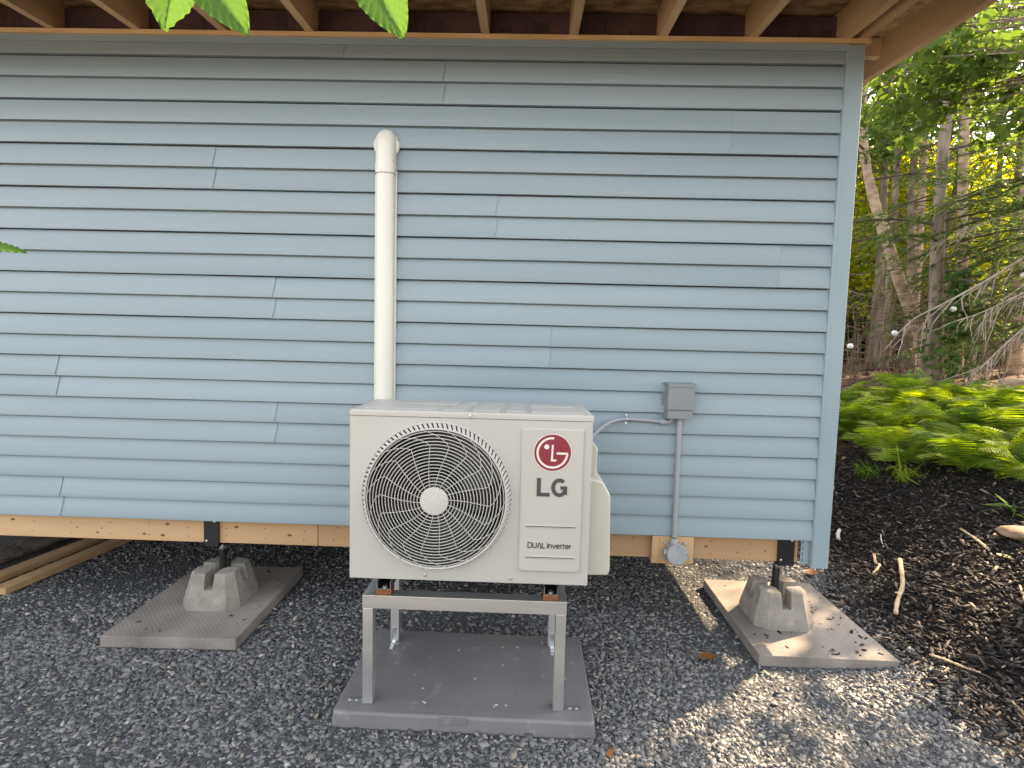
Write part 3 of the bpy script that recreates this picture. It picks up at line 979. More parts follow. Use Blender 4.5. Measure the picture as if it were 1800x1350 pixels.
# fan: black disc painted in for the unlit cavity, shroud, blades
q = MB(); q.lathe([(FR - .006, .014), (FR - .012, .05), (FR - .012, .16)], (FC[0], UY0, FC[1]), 'y', 64, cap=False); q.build('fan_shroud', 'shroud', unit, smooth=True)
q = MB(); q.lathe([(FR - .011, 0), (FR - .011, .004)], (FC[0], UY0 + .17, FC[1]), 'y', 64); q.build('cavity_shade', 'dark_inside', unit)
fan = MB(); fan.lathe([(.055, 0), (.06, .01), (.06, .07)], (FC[0], UY0 + .065, FC[1]), 'y', 32)
fan = fan.build('fan_hub', 'fan', unit, smooth=40)
for b_ in range(3):
    q = MB(); vs = []
    nu, nv = 8, 10
    for i in range(nu):
        rr_ = .058 + (.232 - .058) * i / (nu - 1)
        for j in range(nv):
            a = b_ * 2 * math.pi / 3 + (j / (nv - 1)) * (1.1 + .35 * i / nu) + .25 * i / nu
            vs.append((FC[0] + rr_ * math.cos(a), UY0 + .075 + .055 * j / (nv - 1), FC[1] + rr_ * math.sin(a)))
    q.add(vs, [(i * nv + j, i * nv + j + 1, (i + 1) * nv + j + 1, (i + 1) * nv + j) for i in range(nu - 1) for j in range(nv - 1)])
    q.build('fan_blade', 'fan', unit, smooth='all')

# domed grille
def dome(r_):                                  # how far the grille bulges out in front of the panel
    t = min(1, r_ / .238)
    return .027 + .022 * (1 - t * t) ** .8
grille = MB(); grille.lathe([(.001, -dome(0) - .004), (.044, -dome(.05) - .004), (.049, -dome(.05) - .001), (.050, -dome(.05) + .004), (.046, -dome(.05) + .006)], (FC[0], UY0, FC[1]), 'y', 48)
gr_o = grille.build('grille_hub', 'grille', unit, smooth=40)
NR = 17
for k in range(NR):
    r_ = .0585 + (.238 - .0585) * k / (NR - 1)
    q = MB(); n1, n2 = 84, 6
    vs = []
    for i in range(n1):
        a = 2 * math.pi * i / n1
        for j in range(n2):
            b_ = 2 * math.pi * j / n2
            rr_ = r_ + .0017 * math.cos(b_)
            vs.append((FC[0] + rr_ * math.cos(a), UY0 - dome(r_) + .0026 * math.sin(b_), FC[1] + rr_ * math.sin(a)))
    q.add(vs, [(i * n2 + j, i * n2 + (j + 1) % n2, ((i + 1) % n1) * n2 + (j + 1) % n2, ((i + 1) % n1) * n2 + j) for i in range(n1) for j in range(n2)])
    q.build('grille_ring', 'grille', unit, smooth='all')
NS = 18
for k in range(NS):
    a0 = 2 * math.pi * k / NS + .12
    pts = []
    for i in range(22):
        t = i / 21
        r_ = .049 + (.249 - .049) * t
        if r_ < .19:
            s = (r_ - .049) / .141
            da = -.30 * s + .10 * s * s
        else:
            s = (r_ - .19) / .059
            da = -.20 + .02 * s + .48 * s ** 1.35
        pts.append((FC[0] + r_ * math.cos(a0 + da), UY0 - dome(r_) - .0022, FC[1] + r_ * math.sin(a0 + da)))
    q = MB(); q.tube(pts, .00115, 5); q.build('grille_spoke', 'grille', unit, smooth='all')
# outer finned collar
q = MB(); q.lathe([(.2425, -.026), (.2455, -.0305), (.2485, -.030), (.2490, -.022), (.247, -.004)], (FC[0], UY0, FC[1]), 'y', 96, cap=False)
q.build('collar_rim', 'grille', unit, smooth='all')
q = MB(); q.lathe([(FR - .0035, .001), (FR - .0012, -.0022), (FR + .0022, -.0018), (FR + .003, .0006)], (FC[0], UY0, FC[1]), 'y', 96, cap=False)
q.build('outer_rim', 'grille', unit, smooth='all')
q = MB(); nf = 96
for k in range(nf):
    a = 2 * math.pi * k / nf; b_ = a + .045; w = .0235
    def P(r_, an, y): return (FC[0] + r_ * math.cos(an), UY0 + y, FC[1] + r_ * math.sin(an))
    q.add([P(.248, a - w, -.0285), P(.248, a + w, -.022), P(FR - .002, b_ + w, .002), P(FR - .002, b_ - w, -.003),
           P(.248, a - w, -.023), P(.248, a + w, -.010), P(FR - .002, b_ + w, .010), P(FR - .002, b_ - w, .002)],
          [(0, 1, 2, 3), (4, 7, 6, 5), (0, 3, 7, 4), (1, 5, 6, 2)])
q.build('collar_fins', 'grille', unit, kind='stuff')

# front badge panel
def plate(x0, x1, z0, z1, y0, dep, rr_, lip):
    q = MB()
    a = rrect(x0, x1, z0, z1, rr_)
    b_ = rrect(x0 + lip * .4, x1 - lip * .4, z0 + lip * .4, z1 - lip * .4, rr_ - lip * .3)
    c = rrect(x0 + lip, x1 - lip, z0 + lip, z1 - lip, rr_ - lip * .6)
    n = len(a)
    vs = [(p[0], y0, p[1]) for p in a] + [(p[0], y0 - dep * .75, p[1]) for p in b_] + [(p[0], y0 - dep, p[1]) for p in c]
    fs = [(i * n + k, i * n + (k + 1) % n, i * n + n + (k + 1) % n, i * n + n + k) for i in range(2) for k in range(n)] + [tuple(2 * n + k for k in range(n))]
    return q.add(vs, fs)
BY = UY0 - .0105
badge = plate(-.0335, .186, .122, .637, UY0 + .0005, .011, .012, .0075).build('badge_panel', 'cabinet', unit, smooth=25)
for z in (.2895, .179):
    plate(-.011, .166, z - .006, z + .006, BY + .0004, .004, .0058, .0035).build('raised_bar', 'cabinet', badge, smooth=25)
EC, ER = (.0765, .5505), .0635
q = MB(); q.lathe([(ER * 1.035, 0), (ER * 1.035, -.0008)], (EC[0], BY - .0002, EC[1]), 'y', 72); q.build('emblem_border', 'white_print', badge)
q = MB(); q.lathe([(ER, 0), (ER, -.0012)], (EC[0], BY - .0004, EC[1]), 'y', 72); em = q.build('emblem', 'red', badge)
yy = BY - .0022
k_ = ER / 275
def EP(x, y): return (EC[0] + (x - 605) * k_, EC[1] - (y - 810) * k_)
q = MB()
arc = [EP(620, 595)] + [EP(602 + 222 * math.cos(R(a)), 812 - 222 * math.sin(R(a))) for a in range(92, 361 - 2, 4)]
arc += [EP(820, 818), EP(665, 818)]
q.ribbon(arc, 31 * k_, yy)
q.ribbon([EP(605, 690), EP(597, 925), EP(663, 925)], 29 * k_, yy)
q.lathe([(37 * k_, 0), (37 * k_, -.0006)], (EP(515, 723)[0], yy + .0006, EP(515, 723)[1]), 'y', 24)
q.build('emblem_mark', 'white_print', em)
# the big letters
q = MB(); cw = .0128
lx0, lz0, lh = .0255, .3965, .064
q.add([(lx0, yy, lz0), (lx0 + .045, yy, lz0), (lx0 + .045, yy, lz0 + .0125), (lx0 + .0135, yy, lz0 + .0125), (lx0 + .0135, yy, lz0 + lh), (lx0, yy, lz0 + lh),
       (lx0, BY, lz0), (lx0 + .045, BY, lz0), (lx0 + .045, BY, lz0 + .0125), (lx0 + .0135, BY, lz0 + .0125), (lx0 + .0135, BY, lz0 + lh), (lx0, BY, lz0 + lh)],
      [(0, 1, 2, 3), (0, 3, 4, 5)] + [(k, (k + 1) % 6, 6 + (k + 1) % 6, 6 + k) for k in range(6)])
q.build('letter', 'charcoal', badge)
q = MB(); gcx, gcz = .1035, .4285
pts = [(gcx + .0215 * math.cos(R(a)) * 1.0, gcz + .0262 * math.sin(R(a))) for a in range(48, 325, 6)]
pts += [(gcx + .0205, gcz - .0165), (gcx + .0205, gcz - .0005)]
q.ribbon(pts, cw, yy, .002)
q.ribbon([(gcx + .027, gcz - .0008), (gcx + .0035, gcz - .0008)], .0118, yy - .0002, .002)
q.build('letter', 'charcoal', badge)
# thin rounded lettering
def arcp(cx, cy, rx_, ry_, a0, a1, n=10):
    return [(cx + rx_ * math.cos(R(a0 + (a1 - a0) * k / n)), cy + ry_ * math.sin(R(a0 + (a1 - a0) * k / n))) for k in range(n + 1)]
GL = {
    'D': ([[(0, 0), (0, 1), (.22, 1)] + arcp(.25, .5, .5, .5, 90, -90) + [(.22, 0), (0, 0)]], .88),
    'U': ([[(0, 1), (0, .36)] + arcp(.32, .34, .32, .34, 180, 360) + [(.64, 1)]], .80),
    'A': ([[(0, 0), (.34, .93), (.40, 1), (.46, .93), (.80, 0)], [(.20, .25), (.80, .25)][:2]], .93),
    'L': ([[(0, 1), (0, .1), (.1, 0), (.5, 0)]], .62),
    'I': ([[(0, 0), (0, 1)]], .22),
    'n': ([[(0, 0), (0, .72)], [(0, .45)] + arcp(.26, .45, .26, .25, 180, 0) + [(.52, 0)]], .70),
    'v': ([[(0, .7), (.29, 0), (.58, .7)]], .70),
    'e': ([[(.02, .36), (.56, .36)] + arcp(.29, .35, .28, .35, 5, 310, 18)], .74),
    'r': ([[(0, 0), (0, .7)], [(0, .42)] + arcp(.24, .42, .24, .27, 170, 85, 6)], .38),
    't': ([[(.12, .95), (.12, .2)] + arcp(.28, .18, .16, .18, 180, 280, 6), [(0, .68), (.36, .68)]], .50),
}
GL['A'] = ([[(0, 0), (.34, .93), (.40, 1), (.46, .93), (.80, 0), (.45, 0)]], .93)
s_ = .0188
def word(txt, x, z):
    for ch in txt:
        if ch == ' ':
            x += .30 * s_; continue
        st, adv = GL[ch]
        q = MB()
        for k, p in enumerate(st):
            q.ribbon([(x + a * s_, z + b_ * s_) for a, b_ in p], .0026, yy - .0001 * k, .002)
        q.build('letter', 'charcoal', badge)
        x += adv * s_ * 1.03
    return x
wx = sum(.30 if c == ' ' else GL[c][1] * 1.03 for c in 'DUAL Inverter') * s_
word('DUAL Inverter', .0765 - wx / 2, .212)
for (sx, sz) in ((-.211, .6705), (-.362, .0955), (-.058, .0935)):
    q = MB(); q.lathe([(.0078, 0), (.0075, -.001), (.0066, -.0012)], (sx, UY0 - .0003 - (.002 if sz > .6 else 0), sz), 'y', 16)
    s_o = q.build('screw_washer', 'cabinet', unit, smooth=30)
    q = MB(); q.lathe([(.0052, 0), (.0048, -.0022), (.002, -.003)], (sx, UY0 - .0013 - (.002 if sz > .6 else 0), sz), 'y', 14); q.build('screw', 'screw', s_o, smooth=True)
# valve cover on the right side
q = MB(); q.prism([(.2145, .071), (.300, .073), (.308, .090), (.300, .375), (.272, .425), (.2145, .440)], 'y', -.672, -.470, .008); q.build('valve_cover', 'cover_plastic', unit, smooth=50)
q = MB(); q.prism([(.2145, .443), (.250, .446), (.252, .540), (.244, .556), (.2145, .560)], 'y', -.640, -.500, .006); q.build('upper_cover', 'cover_plastic', unit, smooth=50)

# ------------------------------------------------------------------ line-set cover
duct = thing('line_set_cover', (-.703, -.03, .5), 'tall off-white plastic duct with elbow on the siding behind the unit', 'duct')
def dprof(w, d, n=14):
    """D-shaped section (x offset, y) with flat back edges"""
    p = [(-w, -.026)]
    p += [(w * math.cos(math.pi - math.pi * k / n) * .985, -.040 - d * math.sin(math.pi * k / n) ** .75) for k in range(n + 1)]
    p += [(w, -.026)]
    return p
q = MB(); q.prism([(-.7035 + p[0], p[1]) for p in dprof(.0455, .040)], 'z', .25, 1.722); q.build('duct_cover', 'duct', duct, smooth=35)
for sx in (-1, 1):
    q = MB(); q.box(-.7035 + sx * .0485 - .003, -.7035 + sx * .0485 + .003, -.037, -.024, .25, 1.72); q.build('duct_base', 'duct', duct)
# elbow: straight collar, then turning into the wall
secs = []
for z, k, d in ((1.700, 1.085, .046), (1.745, 1.08, .046), (1.750, 1.04, .043)):
    secs.append([(-.7035 + p[0] * k, p[1], z) for p in dprof(.0455, d)])
for t in np.linspace(0, 1, 12):
    a = t * math.pi / 2
    sec = []
    for p in dprof(.0468, .043):
        out = -(p[1] + .026)                 # distance off the wall
        zz = 1.815 + math.sin(a) * (.095) * (.18 + .82 * out / .057) if t > 0 else 1.815
        yy_ = -.026 - out * (math.cos(a) * 1.0)
        sec.append((-.7035 + p[0] * (1 + .06 * t), yy_, zz + .0 * t))
    secs.append(sec)
q = MB(); n = len(secs[0])
q.add([v for s in secs for v in s], [(i * n + k, i * n + k + 1, (i + 1) * n + k + 1, (i + 1) * n + k) for i in range(len(secs) - 1) for k in range(n - 1)])
el = q.build('elbow', 'duct', duct, smooth=60)
q = MB(); q.lathe([(.062, .004), (.062, -.006), (.058, -.012), (.045, -.016)], (-.7035, -.024, 1.838), 'y', 40); q.build('wall_flange', 'duct', duct, smooth=40)
q = MB(); q.box(-.668, -.662, -.066, -.063, 1.752, 1.758); q.build('clip_slot', 'nail', el)
for sx in (.647,):
    q = MB(); q.lathe([(.003, 0), (.003, -.002)], (-sx, -.0375, 1.862), 'y', 8); q.build('screw', 'nail', el)

# ------------------------------------------------------------------ disconnect box, conduits, junction box
db = thing('disconnect_box', (.71, -.03, .58), 'grey metal electrical disconnect box with hinged cover on the siding', 'electrical box')
q = MB(); q.box(.650, .768, -.085, -.0245, .588, .752, .002); q.build('enclosure', 'box_grey', db, smooth=30)
q = MB(); q.box(.6475, .7705, -.108, -.0865, .632, .738, .0025); dc = q.build('hinged_cover', 'box_grey', db, smooth=30)
q = MB(); q.prism([(-.110, .7385), (-.110, .752), (-.104, .757), (-.024, .757), (-.024, .7525), (-.1, .7525), (-.1, .7385)], 'x', .6455, .7725); q.build('rain_hood', 'box_grey', db)
q = MB(); q.box(.651, .767, -.0985, -.0865, .589, .6305, .002); q.build('lower_face', 'box_grey', db, smooth=30)
q = MB(); q.lathe([(.0075, 0), (.0075, -.0015), (.006, -.0022)], (.741, -.0988, .609), 'y', 16); q.build('knockout', 'box_grey', db, smooth=30)
for sx in (.6455, .7725):
    q = MB(); q.lathe([(.004, -.003), (.004, .003)], (sx, -.098, .735), 'x', 10); q.build('hinge_pin', 'screw', db)
q = MB(); q.box(.6375, .6498, -.027, -.0242, .600, .752); q.build('mounting_flange', 'box_grey', db)

wh = thing('conduit_whip', (.45, -.05, .55), 'flexible grey conduit curving from the disconnect box behind the unit', 'conduit')
P0 = [(.2, -.30, .44), (.255, -.22, .478), (.315, -.13, .518), (.385, -.062, .556), (.46, -.040, .573), (.55, -.038, .572), (.632, -.040, .567)]
def smooth_path(P, n=8):
    P = [Vector(p) for p in P]; out = []
    for i in range(len(P) - 1):
        p0, p1, p2, p3 = P[max(i - 1, 0)], P[i], P[i + 1], P[min(i + 2, len(P) - 1)]
        for k in range(n):
            t = k / n
            out.append(.5 * ((2 * p1) + (p2 - p0) * t + (2 * p0 - 5 * p1 + 4 * p2 - p3) * t * t + (3 * p1 - p0 - 3 * p2 + p3) * t ** 3))
    return out + [P[-1]]
q = MB(); q.tube(smooth_path(P0), .0092, 12); q.build('flexible_conduit', 'conduit', wh, smooth='all')
q = MB(); q.tube([(.628, -.040, .567), (.662, -.041, .564)], .0145, 16)
q.tube([(.640, -.040, .566), (.650, -.0405, .565)], .0165, 8); q.tube(smooth_path([(.66, -.041, .564), (.678, -.044, .567), (.686, -.048, .580), (.687, -.05, .589)]), .0105, 12); q.build('fitting', 'conduit', wh, smooth=35)
q = MB()
q.tube([(.472, -.0485 + .0105 * 0 - .0 + .026 * math.cos(R(a)) * 0 - .0025 * 0 + 0.0095 - .0115 * math.cos(R(a)), .573 + .0115 * math.sin(R(a))) for a in range(-100, 101, 20)], .0032, 6)
q.box(.466, .478, -.0275, -.0245, .5825, .598); q.box(.466, .478, -.0275, -.0245, .548, .5635); q.build('strap_clamp', 'zinc', wh, smooth=30)

rc = thing('rigid_conduit', (.722, -.05, .0), 'straight grey conduit pipe running down from the disconnect box', 'conduit')
q = MB(); q.tube([(.722, -.052, .587), (.7225, -.052, .3), (.724, -.052, .005)], .0125, 18); q.build('pipe', 'conduit', rc, smooth=35)
q = MB(); q.tube([(.722, -.052, .575), (.722, -.052, .5875)], .0155, 18); q.build('collar', 'conduit', rc, smooth=35)

jb = thing('junction_box', (.737, -.06, -.13), 'round grey junction box with flat cover on the rim board', 'junction box')
jc = (.735, -.030, -.073)
q = MB(); q.lathe([(.047, .001), (.047, -.040), (.0485, -.041), (.0485, -.047)], jc, 'y', 40); q.build('body', 'jbox', jb, smooth=35)
q = MB(); q.lathe([(.051, -.0472), (.051, -.0515), (.049, -.053)], jc, 'y', 40); cv = q.build('cover', 'jbox', jb, smooth=35)
for a in (90, 180, 0, 270):
    q = MB(); q.lathe([(.0035, 0), (.003, -.002)], (jc[0] + .045 * math.cos(R(a)), jc[1] - .053, jc[2] + .045 * math.sin(R(a))), 'y', 10); q.build('cover_screw', 'screw', cv)
q = MB(); q.lathe([(.0185, 0), (.0185, .026), (.016, .030)], (.7245, -.052, jc[2] + .040), 'z', 20); q.build('hub', 'jbox', jb, smooth=35)
q = MB(); q.lathe([(.017, -.062), (.017, -.04)], (jc[0], -.052, jc[2]), 'x', 20); q.build('side_hub', 'jbox', jb, smooth=35)
for a in (38, 142, 218, 322):
    ca, sa = math.cos(R(a)), math.sin(R(a))
    q = MB(); q.tube([(jc[0] + .042 * ca, -.0325, jc[2] + .042 * sa), (jc[0] + .062 * ca, -.0325, jc[2] + .062 * sa)], .0036, 8)
    q.lathe([(.0085, .0025), (.0085, -.005), (.004, -.008)], (jc[0] + .062 * ca, -.0315, jc[2] + .062 * sa), 'y', 12); q.build('mounting_lug', 'jbox', jb, smooth=35)

# ------------------------------------------------------------------ spare boards lying under the left side
def board(p0, p1, w, th, z, mat, label, twist=0):
    d = Vector((p1[0] - p0[0], p1[1] - p0[1], 0)).normalized()
    nrm = Vector((-d.y, d.x, 0))
    q = MB(); vs = []
    for zz in (z, z + th):
        for p in (p0, p1):
            for s in (-1, 1):
                vs.append((p[0] + nrm.x * w / 2 * s, p[1] + nrm.y * w / 2 * s, zz))
    bm = bmesh.new(); bv = [bm.verts.new(v) for v in vs]
    for f in [(0, 1, 3, 2), (4, 6, 7, 5), (0, 2, 6, 4), (1, 5, 7, 3), (0, 4, 5, 1), (2, 3, 7, 6)]:
        bm.faces.new([bv[i] for i in f])
    bmesh.ops.recalc_face_normals(bm, faces=bm.faces)
    bmesh.ops.bevel(bm, geom=list(bm.edges), offset=.002, segments=1, affect='EDGES')
    o = q.bm(bm).build('lumber_board', mat, None, base=((p0[0] + p1[0]) / 2, (p0[1] + p1[1]) / 2, z))
    tag(o, label, 'board', 'loose boards lying under the house')
board((-2.80, .085), (-2.50, 2.6), .085, .036, GZ + .008, 'wood', 'front pale wooden board lying on gravel under the house')
board((-2.99, .02), (-2.66, 2.6), .085, .036, GZ + .008, 'wood', 'second pale wooden board on gravel, behind the front one')
board((-3.35, -.1), (-2.98, 2.6), .24, .022, GZ + .008, 'bark_dark', 'wide dark board lying flat under the house at far left')

# ------------------------------------------------------------------ gravel and mulch
def chips(P, size, flat, elong, tilt, mat, name, jitter=.28):
    """many angular chips (jittered boxes) in one mesh; P = (n,3) centres"""
    n = len(P)
    cube = np.array([[x, y, z] for z in (-1, 1) for y in (-1, 1) for x in (-1, 1)], dtype=float)
    tri = np.array([(0, 2, 3), (0, 3, 1), (4, 5, 7), (4, 7, 6), (0, 1, 5), (0, 5, 4), (2, 6, 7), (2, 7, 3), (0, 4, 6), (0, 6, 2), (1, 3, 7), (1, 7, 5)])
    V = np.repeat(cube[None], n, 0) * (1 + rng.uniform(-jitter * 2.1, jitter, (n, 8, 3)))
    s = size * np.exp(np.clip(rng.normal(0, .38, n), -1, .62))
    sc_ = np.stack([s * rng.uniform(1, elong, n), s, s * rng.uniform(flat[0], flat[1], n)], -1)
    V = V * sc_[:, None, :] * .5
    th = rng.uniform(0, 2 * np.pi, n); ta = rng.normal(0, tilt, n); tb = rng.normal(0, tilt, n)
    c, s_2 = np.cos(ta), np.sin(ta)
    y, z = V[:, :, 1] * c[:, None] - V[:, :, 2] * s_2[:, None], V[:, :, 1] * s_2[:, None] + V[:, :, 2] * c[:, None]
    V[:, :, 1], V[:, :, 2] = y, z
    c, s_2 = np.cos(tb), np.sin(tb)
    x, z = V[:, :, 0] * c[:, None] + V[:, :, 2] * s_2[:, None], -V[:, :, 0] * s_2[:, None] + V[:, :, 2] * c[:, None]
    V[:, :, 0], V[:, :, 2] = x, z
    c, s_2 = np.cos(th), np.sin(th)
    x, y = V[:, :, 0] * c[:, None] - V[:, :, 1] * s_2[:, None], V[:, :, 0] * s_2[:, None] + V[:, :, 1] * c[:, None]
    V[:, :, 0], V[:, :, 1] = x, y
    V += P[:, None, :]
    F = (tri[None] + (np.arange(n) * 8)[:, None, None]).reshape(-1, 3)
    return fast_mesh(name, V.reshape(-1, 3), F, mat, kind='stuff')

def inside_rot(x, y, o, yw, w, d, m=.0):
    dx, dy = x - o[0], y - o[1]
    u = dx * math.cos(yw) + dy * math.sin(yw); v = -dx * math.sin(yw) + dy * math.cos(yw)
    return (u > -m) & (u < w + m) & (v > -m) & (v < d + m)
def blocked(x, y, m=.004):
    b = inside_rot(x, y, (-1.909, -.3335), .0221, .615, .7687, m) | inside_rot(x, y, (1.0547, -.2911), -.014, .615, .7687, m)
    b |= inside_rot(x, y, (-.702, -.765), -.0097, .972, .576, m)
    return b
def scatter(n, x0, x1, y0, y1):
    return rng.uniform(x0, x1, n), rng.uniform(y0, y1, n)
def gravel_pts(n, x0, x1, y0, y1, dz):
    x, y = scatter(n, x0, x1, y0, y1)
    e = x - xe(y) + .12 * np.array([mnoise.noise((a * 4, b * 4, 5)) for a, b in zip(x, y)])
    keep = ~blocked(x, y) & (e < .10 + rng.normal(0, .07, n))
    x, y = x[keep], y[keep]
    return np.stack([x, y, gh(x, y) + dz + rng.uniform(0, .010, len(x))], -1)
Pn = np.concatenate([gravel_pts(66000, -2.4, 2.0, -1.2, -.2, -.009), gravel_pts(44000, -3.0, 2.1, -.2, .9, -.009)])
g1_ = chips(Pn, .0102, (.25, .6), 1.9, .45, 'gravel', 'gravel')
tag(g1_, 'dark grey crushed slate gravel covering the ground before the house', 'gravel')
Pf = np.concatenate([gravel_pts(22000, -3.6, 2.2, .9, 3.0, -.006), gravel_pts(3500, -2.3, 1.9, -1.15, .2, -.006)])
g2_ = chips(Pf, .0145, (.18, .42), 2.0, .35, 'gravel', 'coarse_gravel')
tag(g2_, 'larger flat slate chips strewn over the finer gravel', 'gravel')

def mulch_pts(n, x0, x1, y0, y1):
    x, y = scatter(n, x0, x1, y0, y1)
    e = x - xe(y) + .12 * np.array([mnoise.noise((a * 4, b * 4, 5)) for a, b in zip(x, y)])
    keep = (e > -.03 + rng.normal(0, .06, n)) & ~blocked(x, y, .004)
    f = sst(2.9, 4.0, x * .45 + y)
    keep &= rng.uniform(0, 1, n) > f
    x, y = x[keep], y[keep]
    return np.stack([x, y, terrain_z(x, y) + rng.uniform(.0, .016, len(x))], -1)
mu = chips(mulch_pts(46000, 1.45, 4.2, -1.3, 3.2), .0085, (.25, .6), 5.0, .38, 'mulch', 'mulch')
tag(mu, 'black bark mulch spread over the slope at the right', 'mulch')

def leaf_quads(P, L, W, mat, name, parent=None, kind=None, nrm_up=0.0, droop=None, dirs=None, var=.35):
    """rhombic leaves folded along the midrib: two triangles each side"""
    n = len(P)
    if dirs is None:
        d = rng.normal(0, 1, (n, 3)); d[:, 2] *= (1 - nrm_up)
    else:
        d = dirs + rng.normal(0, .35, (n, 3))
    d /= np.linalg.norm(d, axis=1, keepdims=True) + 1e-9
    u = rng.normal(0, 1, (n, 3)); u[:, 2] += nrm_up * 4
    u -= d * np.sum(u * d, 1, keepdims=True); u /= np.linalg.norm(u, axis=1, keepdims=True) + 1e-9
    s = np.cross(d, u)
    l = (L * np.exp(rng.normal(0, var, n)))[:, None]; w = l * W / L
    a = P - d * l * .5; b = P + d * l * .5
    m = P - d * l * .08
    p = m + s * w * .5 + u * w * .18; q_ = m - s * w * .5 + u * w * .18
    V = np.stack([a, p, b, q_], 1).reshape(-1, 3)
    base = (np.arange(n) * 4)[:, None]
    F = np.concatenate([base + np.array([[0, 1, 2]]), base + np.array([[0, 2, 3]])], 0)
    return fast_mesh(name, V, F, mat, parent, kind=kind)

for (o, yw, n, lab) in (((1.0547, -.2911), -.014, 46, 'dark bits of bark and needles strewn on the sunlit slab'), ((-1.909, -.3335), .0221, 16, 'few dark crumbs scattered on the left patio slab')):
    P = []
    while len(P) < n:
        u, v = rng.uniform(.03, .585), rng.uniform(.03, .72)
        if u < .33 and rng.uniform() < .6: continue
        p = rotz((o[0] + u, o[1] + v), yw, o)
        if abs(p[0] - (o[0] + .24 + (.1 if o[0] < 0 else 0))) < .17 and .2 < v < .52: continue
        P.append((p[0], p[1], SLAB_T + .0025))
    cr = chips(np.array(P), .0065, (.3, .5), 4.0, .06, 'mulch', 'bark_crumbs'); tag(cr, lab, 'debris')

# litter on the forest floor
x, y = scatter(9000, 2.2, 14, .3, 14)
keep = (rng.uniform(0, 1, 9000) < np.maximum(sst(2.6, 4.2, x * .45 + y), sst(3.6, 5.0, x)))
x, y = x[keep], y[keep]
lt = leaf_quads(np.stack([x, y, terrain_z(x, y) + rng.uniform(.002, .02, len(x))], -1), .07, .04, 'litter', 'leaf_litter', kind='stuff', nrm_up=.8)
tag(lt, 'brown fallen leaves and needles covering the forest floor', 'leaf litter')

# ------------------------------------------------------------------ small things on the ground
def ground_path(pts, rad):
    """points (x,y) laid on the terrain"""
    return [(p[0], p[1], tz(p[0], p[1]) + rad * .75 + .008) for p in pts]
def stick(pts, r0, r1, label, mat='stick', name='stick', sprig=None):
    pp = ground_path(pts, r0)
    sp = smooth_path(pp, 5)
    q = MB(); n = len(sp)
    q.tube(sp, [(r0 + (r1 - r0) * i / (n - 1)) * (1 + .12 * math.sin(i * 1.7)) for i in range(n)], 8)
    if sprig:
        i = int(n * sprig[0]); a = sp[i]
        q.tube([a, a + Vector(sprig[1]) * .5 + Vector((0, 0, .006)), a + Vector(sprig[1])], [r1 * .7, r1 * .6, r1 * .35], 6)
    o = q.build(name, mat, None, smooth='all', base=pp[0])
    return tag(o, label, 'stick')
stick([(2.25, .545), (2.16, .40), (2.075, .27), (1.955, .135), (1.885, .045)], .0125, .010, 'thick pale peeled stick lying on the black mulch', sprig=(.62, (-.02, .01, .008)))
stick([(2.215, .72), (2.16, .62), (2.15, .57), (2.065, .50)], .009, .006, 'short crooked brown stick on mulch near the corner post')
stick([(1.815, -.275), (1.845, -.33), (1.872, -.395), (1.895, -.44)], .006, .004, 'thin pale twig at the mulch edge beyond the slab')
stick([(2.66, .63), (2.62, .47), (2.575, .33)], .006, .009, 'thin straight stick on mulch near the flat rock')
stick([(2.17, 1.02), (2.20, 1.08), (2.235, 1.12)], .012, .013, 'short pinkish stub of wood beside the corner post', 'quartz')
stick([(2.44, .0), (2.36, -.12), (2.30, -.22)], .005, .004, 'thin tan twig on mulch at the right edge')
stick([(2.37, .90), (2.33, .83), (2.30, .76)], .004, .004, 'tiny pale splinter among the mulch above the thick stick', 'quartz')
def rock(c, s, label, mat, name='rock'):
    bm = bmesh.new(); bmesh.ops.create_icosphere(bm, subdivisions=3, radius=1)
    z0 = tz(c[0], c[1])
    sd = c[0] * 7
    for v in bm.verts:
        d = 1 + .22 * mnoise.noise(v.co * 1.6 + Vector((sd, 0, 0))) + .08 * mnoise.noise(v.co * 4 + Vector((0, sd, 0)))
        v.co = Vector((v.co.x * s[0] * d + c[0], v.co.y * s[1] * d + c[1], v.co.z * s[2] * d + z0 + s[2] * .45))
    o = MB().bm(bm).build(name, mat, None, smooth='all', base=(c[0], c[1], z0))
    return tag(o, label, 'rock')
rock((2.80, .38), (.13, .085, .035), 'flat brown rock on the black mulch at the right edge', 'rock')
rock((3.10, 2.05), (.075, .06, .045), 'pale knobbly rock at the foot of the ferns beside the house', 'quartz')

def dry_leaf(c, L, W, a, mat, label, curl=.3, z=None):
    q = MB(); n = 9
    z0 = tz(*c) if z is None else z
    vs = []
    for i in range(n):
        t = i / (n - 1); w = W * math.sin(math.pi * min(1, t * .93 + .04)) ** .8 * (1 + .10 * (-1) ** i)
        for s in (-1, 0, 1):
            lx, ly = (t - .5) * L, s * w / 2
            zz = abs(s) * curl * w * .5 + curl * .25 * L * (2 * t - 1) ** 2 + .012
            X_, Y_ = rotz((lx, ly), a)
            vs.append((c[0] + X_, c[1] + Y_, z0 + zz))
    fs = [(i * 3 + j, i * 3 + j + 1, i * 3 + j + 4, i * 3 + j + 3) for i in range(n - 1) for j in range(2)]
    q.add(vs, fs); o = q.build('fallen_leaf', mat, None, smooth='all', base=(c[0], c[1], z0))
    return tag(o, label, 'leaf')
dry_leaf((.836, -.264), .085, .055, .1, 'brown_leaf', 'single brown dry leaf on gravel left of the sunlit slab', .25, GZ + .006)
dry_leaf((1.80, .66), .10, .07, .9, 'brown_leaf', 'reddish brown leaf on gravel under the corner post', .35)
dry_leaf((2.57, .235), .07, .05, 1.9, 'pale_leaf', 'faded yellow green leaf beside the flat rock', .2)
